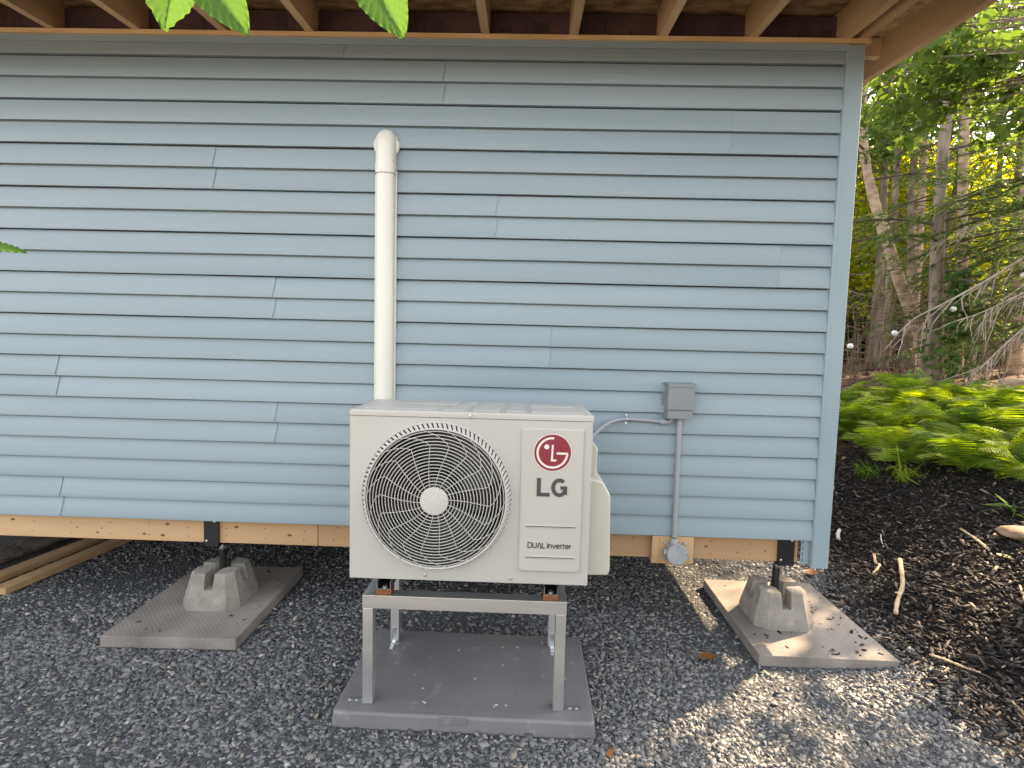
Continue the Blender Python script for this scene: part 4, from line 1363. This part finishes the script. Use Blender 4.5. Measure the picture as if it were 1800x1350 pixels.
dry_leaf((-.62, .1), .05, .03, .4, 'brown_leaf', 'small tan leaf on gravel behind the stand', .3, GZ + .008)
dry_leaf((.30, -.86), .045, .022, 1.2, 'brown_leaf', 'small orange leaf on gravel by the front right pad corner', .3, GZ + .01)

# ------------------------------------------------------------------ ferns
def frond_mesh(seed, L=.46):
    rr = random.Random(seed)
    vs, fs = [], []
    n = 26
    pts = []
    for i in range(n + 1):
        t = i / n
        pts.append(Vector((L * (t * .80 - .06 * t * t), 0.015 * math.sin(t * 3 + seed), L * (1.05 * t - .80 * t * t))))
    for i in range(1, n):
        t = i / n
        if t < .14: continue
        p = pts[i]; d = (pts[i + 1] - pts[i - 1]).normalized()
        w = .155 * L / .46 * math.sin(math.pi * (t ** .72)) ** .85 + .006
        for s in (-1, 1):
            side = Vector((.38, s, .10 - .25 * t)).normalized()
            side = (side + Vector((0, 0, rr.uniform(-.12, .12)))).normalized()
            tip = p + side * w * rr.uniform(.88, 1.08) - Vector((0, 0, w * .18))
            hw = L / n * .33
            m = p + (tip - p) * .45
            b0 = len(vs)
            vs += [p - d * hw * .6, p + d * hw * .6, m + d * hw * 1.0, m - d * hw * .85, tip]
            fs += [(b0, b0 + 1, b0 + 2), (b0, b0 + 2, b0 + 3), (b0 + 3, b0 + 2, b0 + 4)]
    b0 = len(vs)
    for i in range(n + 1):
        r_ = .0022 * (1 - .7 * i / n)
        vs += [pts[i] + Vector((0, r_, 0)), pts[i] + Vector((0, -r_, 0)), pts[i] + Vector((0, 0, -r_))]
    for i in range(n):
        for k in range(3):
            fs.append((b0 + i * 3 + k, b0 + i * 3 + (k + 1) % 3, b0 + i * 3 + 3 + (k + 1) % 3, b0 + i * 3 + 3 + k))
    me = bpy.data.meshes.new('frond')
    me.from_pydata([tuple(v) for v in vs], [], fs)
    me.materials.append(MT['fern'])
    return me
FM = [frond_mesh(s) for s in range(5)]
def fern(x, y, size, n, seed, label):
    rr = random.Random(seed)
    z = tz(x, y)
    t = thing('fern', (x, y, z - .005), label, 'fern', 'ferns growing on the bank')
    for k in range(n):
        o = bpy.data.objects.new('frond', rr.choice(FM))
        link(o, t)
        a = 2 * math.pi * (k + rr.uniform(-.3, .3)) / n
        s = size * rr.uniform(.75, 1.15)
        o.rotation_euler = (rr.uniform(-.25, .25), rr.uniform(-.55, .15), a)
        o.scale = (s, s * rr.uniform(.85, 1.1), s * rr.uniform(.9, 1.15))
FL = 'bright green fern in the fern bed on the bank beyond the mulch'
fspots = []
frr = random.Random(21)
tries = 0
while len(fspots) < 38 and tries < 4000:
    tries += 1
    # bed runs from behind the house corner towards the right edge of the picture, nearer on the right
    s = frr.random(); x = 2.95 + s * 1.5 + frr.uniform(-.15, 1.3); y = 2.95 - s * 1.75 + frr.uniform(-.15, 1.15)
    if x < 2.7 or min([9] + [math.hypot(x - a, y - b) for a, b in fspots]) < .20: continue
    fspots.append((x, y))
for k, (x, y) in enumerate(fspots):
    fern(x, y, frr.uniform(.95, 1.35), frr.randint(8, 11), k, FL)
for k, (x, y, s) in enumerate(((3.05, 1.95, 1.1), (3.30, 1.62, 1.15), (3.55, 1.36, 1.1), (3.22, 1.30, 1.0), (3.78, 1.08, 1.15), (3.62, .86, 1.0), (3.95, .72, 1.1))):
    fern(x, y, s, 10, 300 + k, FL)
fern(3.36, 1.02, 1.0, 10, 77, 'large fern nearest the camera at the right edge')
fern(2.98, 1.62, .95, 9, 78, 'arching fern with a drooping frond at the front of the fern bed')
for (x, y, k) in ((2.72, 1.62, 1), (2.86, 1.38, 2), (2.80, 2.5, 3)):
    P = np.stack([x + rng.normal(0, .05, 60), y + rng.normal(0, .05, 60), np.zeros(60)], -1)
    P[:, 2] = tz(x, y) + rng.uniform(.01, .09, 60)
    o = leaf_quads(P, .12, .006, 'fern', 'grass_tuft', kind='stuff', dirs=np.stack([rng.normal(0, .5, 60), rng.normal(0, .5, 60), np.ones(60)], -1))
    tag(o, ['small grass tuft below the fern front by the mulch', 'low spreading grass tuft at the edge of the mulch', 'grass tuft behind the pale rock'][k - 1], 'grass')

def weed(x, y, h, seed, label, nl=26, mat='weed', L=.08):
    rr = random.Random(seed)
    z = tz(x, y)
    t = thing('weed', (x, y, z - .004), label, 'plant', 'leafy weeds by the ferns')
    q = MB(); top = (x + rr.uniform(-.06, .06), y + rr.uniform(-.04, .04), z + h)
    q.tube([(x, y, z - .01), ((x + top[0]) / 2 + .01, y, z + h * .5), top], [.004, .003, .0015], 5); q.build('stem', mat, t)
    tt = rng.uniform(.15, 1, nl)
    a = rng.uniform(0, 6.28, nl); r_ = L * .6
    P = np.stack([x + (top[0] - x) * tt + np.cos(a) * r_, y + (top[1] - y) * tt + np.sin(a) * r_, z + h * tt], -1)
    leaf_quads(P, L, L * .38, mat, 'leaves', t, dirs=np.stack([np.cos(a), np.sin(a), -.2 * np.ones(nl)], -1), nrm_up=.6)
weed(3.55, 3.55, .62, 1, 'tall leafy weed at the left end of the fern bed')
weed(3.95, 3.45, .36, 2, 'short leafy weed behind the ferns')
weed(4.25, 3.3, .45, 6, 'slender weed in front of the big trunk')
weed(3.75, 1.30, .62, 3, 'tall upright plant rising out of the right hand ferns')
weed(5.0, 2.75, .50, 4, 'bushy weed in front of the fallen log')
weed(2.95, .62, .10, 5, 'low broad-leaved plant on the mulch below the ferns', 10, L=.10)

# ------------------------------------------------------------------ trees
def trunk_mesh(pts, r0, r1, n=12, flare=1.5, seed=0):
    sp = smooth_path(pts, 6)
    m = len(sp)
    rad = []
    for i in range(m):
        t = i / (m - 1)
        rad.append((r0 + (r1 - r0) * t) * (1 + (flare - 1) * math.exp(-t * 16)) * (1 + .05 * math.sin(i * 1.3 + seed)))
    return sp, rad

def conifer_spray(base, direction, length, rr, P, D, twigs):
    """a drooping bough: wood plus positions of flat needle sprays"""
    d = Vector(direction).normalized()
    n = 7
    pts = [Vector(base)]
    cur = d.copy()
    for i in range(n):
        cur = (cur + Vector((rr.uniform(-.12, .12), rr.uniform(-.12, .12), -.10 + rr.uniform(-.05, .05)))).normalized()
        pts.append(pts[-1] + cur * length / n)
    twigs.tube(pts, [max(.003, .012 * length * (1 - i / (n + 1))) for i in range(n + 1)], 4, cap=False)
    for i in range(2, n + 1):
        p = pts[i]; t = (pts[i] - pts[i - 1]).normalized()
        side = t.cross(Vector((0, 0, 1))).normalized()
        for s in (-1, 1):
            sl = length * .36 * (1 - .6 * i / n) * rr.uniform(.7, 1.2) + .08
            tw = (t * .7 + side * s).normalized()
            m = max(5, int(sl / .028))
            for k in range(m):
                q_ = p + tw * sl * (k + rr.random()) / m + Vector((0, 0, -.10 * sl * (k / m) ** 2 * 2))
                for _ in range(3):
                    P.append((q_.x + rr.gauss(0, .018), q_.y + rr.gauss(0, .018), q_.z + rr.gauss(0, .008)))
                    e = (tw + (t * rr.uniform(-.2, .9)) + side * rr.uniform(-.6, .6)).normalized()
                    D.append((e.x, e.y, e.z - .12))

def tree(pts, r0, r1, bark, label, seed, boughs=0, bough_z=(0, 1), bough_len=(1, 2), leaf='hemlock', leafsize=(.05, .014), group=None, name='tree',
         dead=0, dead_z=(0, 1), dead_len=(.4, 1.3), prefer=None, crown_blobs=None, flare=1.5):
    rr = random.Random(seed)
    pts = [Vector(p) for p in pts]
    pts[0].z = tz(pts[0].x, pts[0].y) - .03
    root = thing(name, pts[0], label, 'tree', group)
    sp, rad = trunk_mesh(pts, r0, r1, seed=seed, flare=flare)
    q = MB(); q.tube(sp, rad, 14)
    # bark roughness in the silhouette
    q.v = [tuple(Vector(v) + Vector((mnoise.noise(Vector(v) * 9), mnoise.noise(Vector(v) * 9 + Vector((5, 5, 5))), 0)) * r0 * .10) for v in q.v]
    q.build('trunk', bark, root, smooth='all')
    def at_z(z):
        for a, b in zip(sp[:-1], sp[1:]):
            if a.z <= z <= b.z: return a.lerp(b, (z - a.z) / max(1e-6, b.z - a.z))
        return sp[-1]
    if boughs:
        P, D = [], []; tw = MB()
        for k in range(boughs):
            z = rr.uniform(*bough_z); a = rr.uniform(0, 2 * math.pi) if prefer is None else rr.gauss(prefer, .9)
            conifer_spray(at_z(z), (math.cos(a), math.sin(a), rr.uniform(-.05, .35)), rr.uniform(*bough_len), rr, P, D, tw)
        tw.build('limbs', 'bark_dark', root)
        leaf_quads(np.array(P), leafsize[0], leafsize[1], leaf, 'crown', root, dirs=np.array(D), nrm_up=.5)
    if crown_blobs:
        Ps, Ds = [], []; tw = MB()
        for (c, rad3, n) in crown_blobs:
            u = rng.normal(0, 1, (n, 3)); u /= np.linalg.norm(u, axis=1, keepdims=True)
            r_ = rng.uniform(.15, 1, (n, 1)) ** .6
            # leaves sit in clumps on twigs
            k = max(4, n // 60)
            cl = rng.normal(0, 1, (k, 3)); cl /= np.linalg.norm(cl, axis=1, keepdims=True); cl *= rng.uniform(.2, 1, (k, 1)) ** .5
            w = cl[rng.integers(0, k, n)] + rng.normal(0, .13, (n, 3))
            Ps.append(np.array(c) + w * np.array(rad3))
            src = at_z(c[2] - rad3[2] * .6)
            for j in range(min(k, 14)):
                e = Vector(np.array(c) + cl[j] * np.array(rad3) * .95)
                mid = src.lerp(e, .5) + Vector((rr.uniform(-.1, .1), rr.uniform(-.1, .1), rr.uniform(.0, .2)))
                tw.tube([src, mid, e], [.02, .012, .004], 4, cap=False)
        tw.build('limbs', bark, root)
        leaf_quads(np.concatenate(Ps), leafsize[0], leafsize[1], leaf, 'crown', root, nrm_up=.25)
    if dead:
        q = MB()
        for k in range(dead):
            z = rr.uniform(*dead_z); b = at_z(z); a = rr.uniform(0, 2 * math.pi); L = rr.uniform(*dead_len)
            d = Vector((math.cos(a), math.sin(a), rr.uniform(-.35, .25))); p = [b]
            for i in range(5):
                d = (d + Vector((rr.uniform(-.2, .2), rr.uniform(-.2, .2), rr.uniform(-.18, .12)))).normalized(); p.append(p[-1] + d * L / 5)
            q.tube(p, [.009 * (1 - .17 * i) * (.6 + .3 * L) for i in range(6)], 4, cap=False)
            for j in range(rr.randint(2, 6)):
                s = p[rr.randint(1, 4)]; e = s + Vector((rr.uniform(-1, 1), rr.uniform(-1, 1), rr.uniform(-.6, .4))) * L * .28
                q.tube([s, s.lerp(e, .5) + Vector((0, 0, .02)), e], [.004, .003, .0015], 3, cap=False)
        q.build('dead_branches', 'twig', root)
    return root

# the trees one can pick out beyond the corner
tree([(6.70, 6.42, 0), (6.60, 6.45, 1.25), (6.28, 6.5, 2.0), (5.98, 6.5, 2.75), (5.72, 6.55, 3.5), (5.52, 6.6, 4.4), (5.4, 6.6, 6.0)], .11, .055, 'bark_light',
     'pale leaning trunk bending left beyond the house corner', 1, boughs=24, bough_z=(2.6, 5.8), bough_len=(1.0, 2.0), dead=8, dead_z=(1.6, 3.6), dead_len=(.4, 1.0), flare=1.2)
tree([(6.02, 5.35, 0), (6.02, 5.4, 1.6), (5.98, 5.45, 3.2), (6.02, 5.5, 5.0), (6.0, 5.5, 7.5)], .105, .05, 'bark',
     'upright grey trunk with vine leaves at its foot', 2, boughs=26, bough_z=(1.7, 6.2), bough_len=(1.0, 2.3), dead=16, dead_z=(.8, 2.6), flare=1.9)
tree([(7.35, 8.4, 0), (7.33, 8.4, 2), (7.30, 8.4, 5), (7.3, 8.4, 8)], .085, .04, 'bark', 'slim upright trunk left of the leaning tree', 3, boughs=20, bough_z=(3.6, 7.5), bough_len=(1, 2.2), dead=34, dead_z=(.8, 3.4), flare=1.3)
tree([(7.05, 6.2, 0), (7.02, 6.2, 2), (6.9, 6.25, 4), (6.85, 6.3, 7)], .085, .05, 'bark_light', 'tan trunk standing just right of the vine-clad tree', 4, boughs=16, bough_z=(2.0, 6.6), bough_len=(1, 2.1), dead=10, dead_z=(1, 3), flare=1.3)
tree([(8.15, 6.4, 0), (8.12, 6.4, 2), (8.05, 6.4, 4), (8.0, 6.4, 7.5)], .10, .055, 'bark_light', 'sunlit trunk at the far right edge of the woods', 5, boughs=20, bough_z=(1.4, 6.8), bough_len=(1.0, 2.3), dead=14, dead_z=(.8, 2.5), flare=1.3)
tree([(6.35, 5.1, 0), (6.38, 5.1, .8), (6.45, 5.1, 1.6), (6.5, 5.1, 2.1)], .03, .012, 'deadwood', 'thin bare grey sapling stem right of the vine', 6, dead=10, dead_z=(.9, 2.0), dead_len=(.2, .6), flare=1.1)
# nearer hemlock whose boughs hang across the right edge
tree([(7.3, 4.35, 0), (7.3, 4.35, 1.5), (7.25, 4.35, 3), (7.2, 4.35, 4.2)], .12, .03, 'bark_dark', 'dark hemlock just past the right edge, its boughs reaching in', 7, boughs=46, bough_z=(1.2, 3.6), bough_len=(1.2, 2.5), prefer=2.7, dead=14, dead_z=(.8, 2.4))
# broad-leaved tree whose leaves hang at the top right
tree([(6.0, .8, 0), (5.95, .85, 2), (5.7, 1.2, 3.6), (5.3, 1.8, 5.2)], .09, .04, 'bark', 'beech beyond the right edge with bright leaves hanging at the top', 8, leaf='broad', leafsize=(.095, .05),
     crown_blobs=[((4.0, 2.4, 3.2), (1.0, .75, .5), 700), ((4.6, 2.7, 3.9), (1.1, .8, .7), 1000), ((3.5, 2.7, 3.5), (.9, .8, .6), 900), ((3.0, 2.9, 3.6), (.7, .8, .6), 500)])
tree([(7.9, 9.6, 0), (7.9, 9.6, 3), (7.8, 9.6, 6), (7.8, 9.6, 8.5)], .11, .05, 'bark', 'broad-leaved tree whose high crown fills the gap above the leaning trunk', 41, leaf='broad', leafsize=(.13, .075),
     crown_blobs=[((7.6, 9.6, 6.6), (1.7, 1.4, 1.3), 1900), ((6.8, 8.8, 5.4), (1.0, 1.0, .9), 700), ((8.8, 9.4, 8.0), (1.5, 1.3, 1.2), 1300)])
tree([(11.2, 9.9, 0), (11.1, 9.9, 3), (11, 9.9, 6), (11, 9.9, 9)], .12, .05, 'bark', 'tall broad-leaved tree high at the right edge behind the hemlocks', 42, leaf='broad', leafsize=(.13, .075),
     crown_blobs=[((10.6, 9.8, 7.6), (1.8, 1.4, 1.5), 1900), ((10.0, 9.2, 5.8), (1.1, 1.0, .9), 600)])
# trees further in: thin trunks, one label for those nothing tells apart
brr = random.Random(5)
for k in range(22):
    x = 6.6 + brr.random() * 8.5; y = 8.2 + brr.random() * 7.5
    px = 925 + 926 * (x + .03) / (y + 2.57)
    if not 1440 < px < 1880: continue
    r_ = brr.uniform(.05, .10)
    tree([(x, y, 0), (x + brr.uniform(-.1, .1), y, 2.5), (x + brr.uniform(-.3, .3), y, 5), (x + brr.uniform(-.5, .5), y, 9)], r_, r_ * .5, brr.choice(['bark', 'bark_dark', 'bark_light']),
         'thin trunk deep in the woods behind the nearer trees', 100 + k, boughs=8, bough_z=(5.0, 8.8), bough_len=(1.0, 2.2), dead=22, dead_z=(.7, 4.0), dead_len=(.5, 1.5), group='thin trunks deep in the woods', flare=1.2)
# trees outside the frame: those on the sun's side break the sunlight into patches
def shade_tree(x, y, seed, label, blobs, n=1):
    tree([(x, y, 0), (x + .05, y, 2), (x, y + .1, 4.5), (x, y, 7.5)], .12, .05, 'bark', label, seed, leaf='broad', leafsize=(.11, .06), crown_blobs=blobs, group=None)
shade_tree(5.6, .3, 31, 'leafy tree outside the picture to the right of the ferns', [((4.43, 1.94, 2.57), (.28, .22, .18), 34), ((4.9, 1.86, 2.57), (.28, .22, .18), 48), ((5.36, 2.08, 2.57), (.3, .25, .2), 45), ((5.25, 2.78, 2.65), (.5, .4, .28), 170), ((6.6, 2.9, 3.3), (.8, .9, .6), 600), ((6.9, 1.9, 3.4), (.8, .8, .6), 500)])
shade_tree(7.8, 1.8, 32, 'leafy tree outside the picture farther right along the bank', [((7.5, 3.5, 4.6), (1.0, 1.0, .7), 110), ((9.2, 2.8, 4.6), (1.3, 1.3, 1.0), 600)])
shade_tree(5.0, -2.2, 33, 'unseen leafy tree added right of the camera to dim the wall', [((4.0, -2.8, 3.0), (1.4, 1.4, 1.4), 2200), ((5.0, -1.2, 3.4), (1.4, 1.4, 1.1), 1500), ((4.2, -4.6, 3.6), (1.6, 1.6, 1.5), 2000)])  # unseen tree added to keep sky light off the wall's right end

# woods behind: sunlit understorey leaves that read as one mass
def leaf_mass(n, boxes, L, W, mat, name, label, clump=.35, per=45):
    Ps = []
    for (x0, x1, y0, y1, z0, z1, w) in boxes:
        m = int(n * w); k = max(3, m // per)
        c = np.stack([rng.uniform(x0, x1, k), rng.uniform(y0, y1, k), rng.uniform(z0, z1, k)], -1)
        p = c[rng.integers(0, k, m)] + rng.normal(0, clump, (m, 3)) * np.array([1, 1, .45])
        g = terrain_z(p[:, 0], p[:, 1]) + .05
        p[:, 2] = np.maximum(p[:, 2], g)
        Ps.append(p)
    o = leaf_quads(np.concatenate(Ps), L, W, mat, name, kind='stuff', nrm_up=.35)
    return tag(o, label, 'foliage')
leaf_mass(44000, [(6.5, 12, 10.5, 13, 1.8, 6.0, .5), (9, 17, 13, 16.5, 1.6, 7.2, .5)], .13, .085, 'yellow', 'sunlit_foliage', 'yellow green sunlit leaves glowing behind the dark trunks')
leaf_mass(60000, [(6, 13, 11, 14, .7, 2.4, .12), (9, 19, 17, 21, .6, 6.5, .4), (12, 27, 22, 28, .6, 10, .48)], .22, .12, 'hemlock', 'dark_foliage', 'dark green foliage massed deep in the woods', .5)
# dead understorey twigs
q = MB(); trr = random.Random(9)
for k in range(420):
    y = trr.uniform(5.6, 9.5); x = (y + 2.57) * trr.uniform(.60, .98)
    z = tz(x, y); h = trr.uniform(.4, 1.9); a = trr.uniform(0, 6.28)
    if trr.random() < .5:
        p = [(x, y, z), (x + .1 * math.cos(a), y + .1 * math.sin(a), z + h * .5), (x + .3 * math.cos(a), y + .3 * math.sin(a), z + h)]
    else:
        z += trr.uniform(.2, 1.7); L = trr.uniform(.4, 1.3)
        p = [(x, y, z), (x + L * .5 * math.cos(a), y + L * .5 * math.sin(a), z + trr.uniform(-.1, .2)), (x + L * math.cos(a), y + L * math.sin(a), z + trr.uniform(-.3, .2))]
    q.tube(p, [.007, .005, .002], 3, cap=False)
o = q.build('brushwood', 'twig', None, kind='stuff'); tag(o, 'tangle of bare brown twigs between the trunks', 'brushwood')

# bleached dead boughs sweeping in from the right
def dead_bough(P, r0, seed, label, nside=14):
    rr = random.Random(seed)
    sp = smooth_path(P, 6); n = len(sp)
    q = MB(); q.tube(sp, [r0 * (1 - .8 * i / (n - 1)) for i in range(n)], 6)
    for k in range(nside):
        i = rr.randint(2, n - 3); s = sp[i]; t = (sp[i + 1] - sp[i]).normalized()
        L = rr.uniform(.15, .55)
        d = (t * rr.uniform(.2, .9) + Vector((rr.uniform(-.3, .3), rr.uniform(-.5, .5), -abs(rr.gauss(.4, .5))))).normalized()
        p = [s]
        for j in range(4):
            d = (d + Vector((rr.uniform(-.3, .3), rr.uniform(-.2, .2), rr.uniform(-.4, .25)))).normalized(); p.append(p[-1] + d * L / 4)
        q.tube(p, [r0 * .38, r0 * .32, r0 * .26, r0 * .2, r0 * .1], 4, cap=False)
    o = q.build('dead_bough', 'deadwood', None, smooth='all', base=sp[0])
    return tag(o, label, 'branch')
dead_bough([(6.9, 3.68, 2.55), (5.9, 3.55, 2.28), (5.49, 3.5, 2.02), (5.14, 3.5, 1.78), (4.62, 3.5, 1.47), (4.35, 3.5, 1.32), (4.19, 3.5, 1.15)], .022, 1, 'long bleached dead bough reaching down left across the trunks', 30)
dead_bough([(6.9, 3.66, 2.35), (5.9, 3.45, 1.75), (5.45, 3.4, 1.62), (5.05, 3.4, 1.42), (4.75, 3.4, 1.30)], .016, 2, 'second bleached dead bough just below the longest one', 26)
dead_bough([(6.9, 3.62, 1.75), (5.75, 3.4, 1.42), (5.45, 3.35, 1.25), (5.15, 3.3, 1.0), (4.90, 3.25, .76)], .020, 3, 'low bleached dead bough whose tip touches the ground plants', 28)
dead_bough([(7.1, 4.2, 1.95), (6.3, 3.9, 1.9), (5.8, 3.8, 1.75), (5.45, 3.75, 1.5), (5.2, 3.7, 1.2)], .013, 4, 'forked bleached dead bough drooping at the right edge', 26)
dead_bough([(7.1, 4.2, 2.9), (6.3, 4.2, 2.75), (5.6, 4.3, 2.55), (5.0, 4.4, 2.2)], .012, 5, 'high thin dead bough above the bulbs', 22)
# vine at the foot of the upright trunk
vt = thing('vine', (6.0, 5.15, tz(6.0, 5.15) - .01), 'dark green leafy vine climbing the foot of the upright trunk', 'vine')
n = 420
zz = rng.uniform(0, 1, n) ** .8
P = np.stack([6.12 + rng.normal(0, .16, n) * (1.15 - .6 * zz), 5.13 + rng.normal(0, .07, n), tz(6.0, 5.15) + .05 + zz * 1.55], -1)
leaf_quads(P, .085, .06, 'vine', 'leaves', vt, nrm_up=.1)
q = MB()
for k in range(4):
    q.tube(smooth_path([(6.02 + .05 * k, 5.16, tz(6.0, 5.15)), (6.08 + .03 * k, 5.17, 1.0 + .1 * k), (6.05 + .04 * k, 5.2, 1.6 + .1 * k), (6.1, 5.25, 2.0)]), .008, 5)
q.build('stems', 'twig', vt)
# fallen log
q = MB(); zl = tz(6.6, 4.15)
q.tube([(6.05, 4.25, zl + .05), (6.6, 4.2, zl + .06), (7.6, 4.1, zl + .09)], [.075, .085, .095], 14)
o = q.build('fallen_log', 'bark_light', None, smooth=50, base=(6.6, 4.2, zl)); tag(o, 'pale fallen log at the right edge behind the ferns', 'log')

# string of white bulbs between the trees
sl_ = thing('string_light', (4.27, 4.5, 1.03), 'string of round white bulbs hung between the trees', 'string light')
bulbs = [(4.05, 4.5, .99), (4.271, 4.5, 1.06), (4.834, 4.5, 1.247), (5.562, 4.5, 1.576), (6.422, 4.5, 2.035), (6.86, 3.85, 2.25)]
q = MB(); cab = []
for a, b in zip(bulbs[:-1], bulbs[1:]):
    for k in range(8):
        t = k / 8; p = Vector(a).lerp(Vector(b), t); p.z += .03 - .10 * math.sin(math.pi * t) * min(1, (Vector(b) - Vector(a)).length); cab.append(p)
cab.append(Vector(bulbs[-1]))
q.tube(cab, .004, 5); q.build('cable', 'bulb_cap', sl_)
for b in bulbs[1:5]:
    q = MB(); q.lathe([(.004, .03), (.019, .026), (.019, -.014), (.015, -.018)], (b[0], b[1], b[2]), 'z', 12); bb = q.build('socket', 'bulb_cap', sl_, smooth=40)
    q = MB(); q.lathe([(.010, -.018), (.030, -.035), (.037, -.055), (.030, -.078), (.010, -.09), (.001, -.092)], (b[0], b[1], b[2]), 'z', 16); q.build('bulb', 'bulb', bb, smooth='all')

# ------------------------------------------------------------------ leaves hanging in front of the lens
sap = thing('sapling', (-1.75, -2.35, GZ), 'young tree beside the camera with serrated green leaves hanging into view', 'tree')
q = MB(); q.tube(smooth_path([(-1.75, -2.35, GZ - .02), (-1.72, -2.3, .6), (-1.66, -2.2, 1.3), (-1.55, -2.1, 1.75)]), [.022 - .0006 * i for i in range(25)], 8); q.build('trunk', 'bark', sap, smooth='all')
q = MB()
q.tube(smooth_path([(-1.60, -2.14, 1.6), (-1.1, -1.85, 1.585), (-.70, -1.75, 1.56), (-.45, -1.72, 1.545), (-.27, -1.70, 1.530)]), [.009 - .0002 * i for i in range(33)], 6)
q.tube(smooth_path([(-1.68, -2.24, 1.05), (-1.3, -1.9, 1.10), (-1.0, -1.72, 1.08)]), [.005 - .0001 * i for i in range(17)], 5)
q.build('twigs', 'bark', sap, smooth='all')
def big_leaf(tip, base, W, face, seed, torn=None):
    """pleated serrated leaf from base to tip, facing 'face'"""
    rr = random.Random(seed)
    b, t = Vector(base), Vector(tip)
    ax = t - b; L = ax.length; ax.normalize()
    nrm = Vector(face); nrm = (nrm - ax * nrm.dot(ax)).normalized()
    sd = ax.cross(nrm)
    n = 45; m = 6
    vs = []
    for i in range(n):
        u = i / (n - 1)
        w = W * .5 * (math.sin(math.pi * u ** .85) ** .7) * (1 - .12 * u)
        w *= 1 + .06 * ((i * 3 / 7) % 1 - .4)
        if torn and u > torn:
            w *= 1 - .5 * ((u - torn) / (1 - torn)) + rr.uniform(-.12, .06)
        for j in range(-m, m + 1):
            v = j / m
            x = w * v
            fold = .0016 * math.cos((u * 11 - abs(v) * 2.2) * 2 * math.pi) * (abs(v) ** .5)
            z = abs(v) * w * .22 + fold - .10 * L * (u - .4) ** 2
            # side veins run forward: shift the edge towards the tip
            uu = min(1, u + .10 * abs(v) * (1 - u))
            if torn and uu > .97: uu = .97
            vs.append(b + ax * L * uu + sd * x + nrm * z)
    k = 2 * m + 1
    fs = [(i * k + j, i * k + j + 1, (i + 1) * k + j + 1, (i + 1) * k + j) for i in range(n - 1) for j in range(k - 1)]
    q = MB().add(vs, fs); lf = q.build('leaf', 'branch_leaf', sap, smooth='all')
    q = MB(); q.tube([b - ax * .02 - nrm * 0, b, b + ax * L * .5 - nrm * .0006 + nrm * (-.10 * L * .01), b + ax * L * .94 - nrm * .10 * L * .29], [.0014, .0012, .0009, .0004], 5); q.build('midrib', 'branch_leaf', lf, smooth='all')
    q = MB()
    return lf
big_leaf((-.625, -1.70, 1.405), (-.585, -1.70, 1.545), .098, (.15, -1, .25), 1, torn=.72)
big_leaf((-.487, -1.70, 1.405), (-.585, -1.72, 1.535), .085, (.1, -1, .2), 2)
big_leaf((-.236, -1.70, 1.403), (-.315, -1.70, 1.535), .085, (.0, -1, .25), 3)
big_leaf((-.874, -1.69, 1.057), (-.985, -1.71, 1.062), .034, (0, -.6, .8), 4)
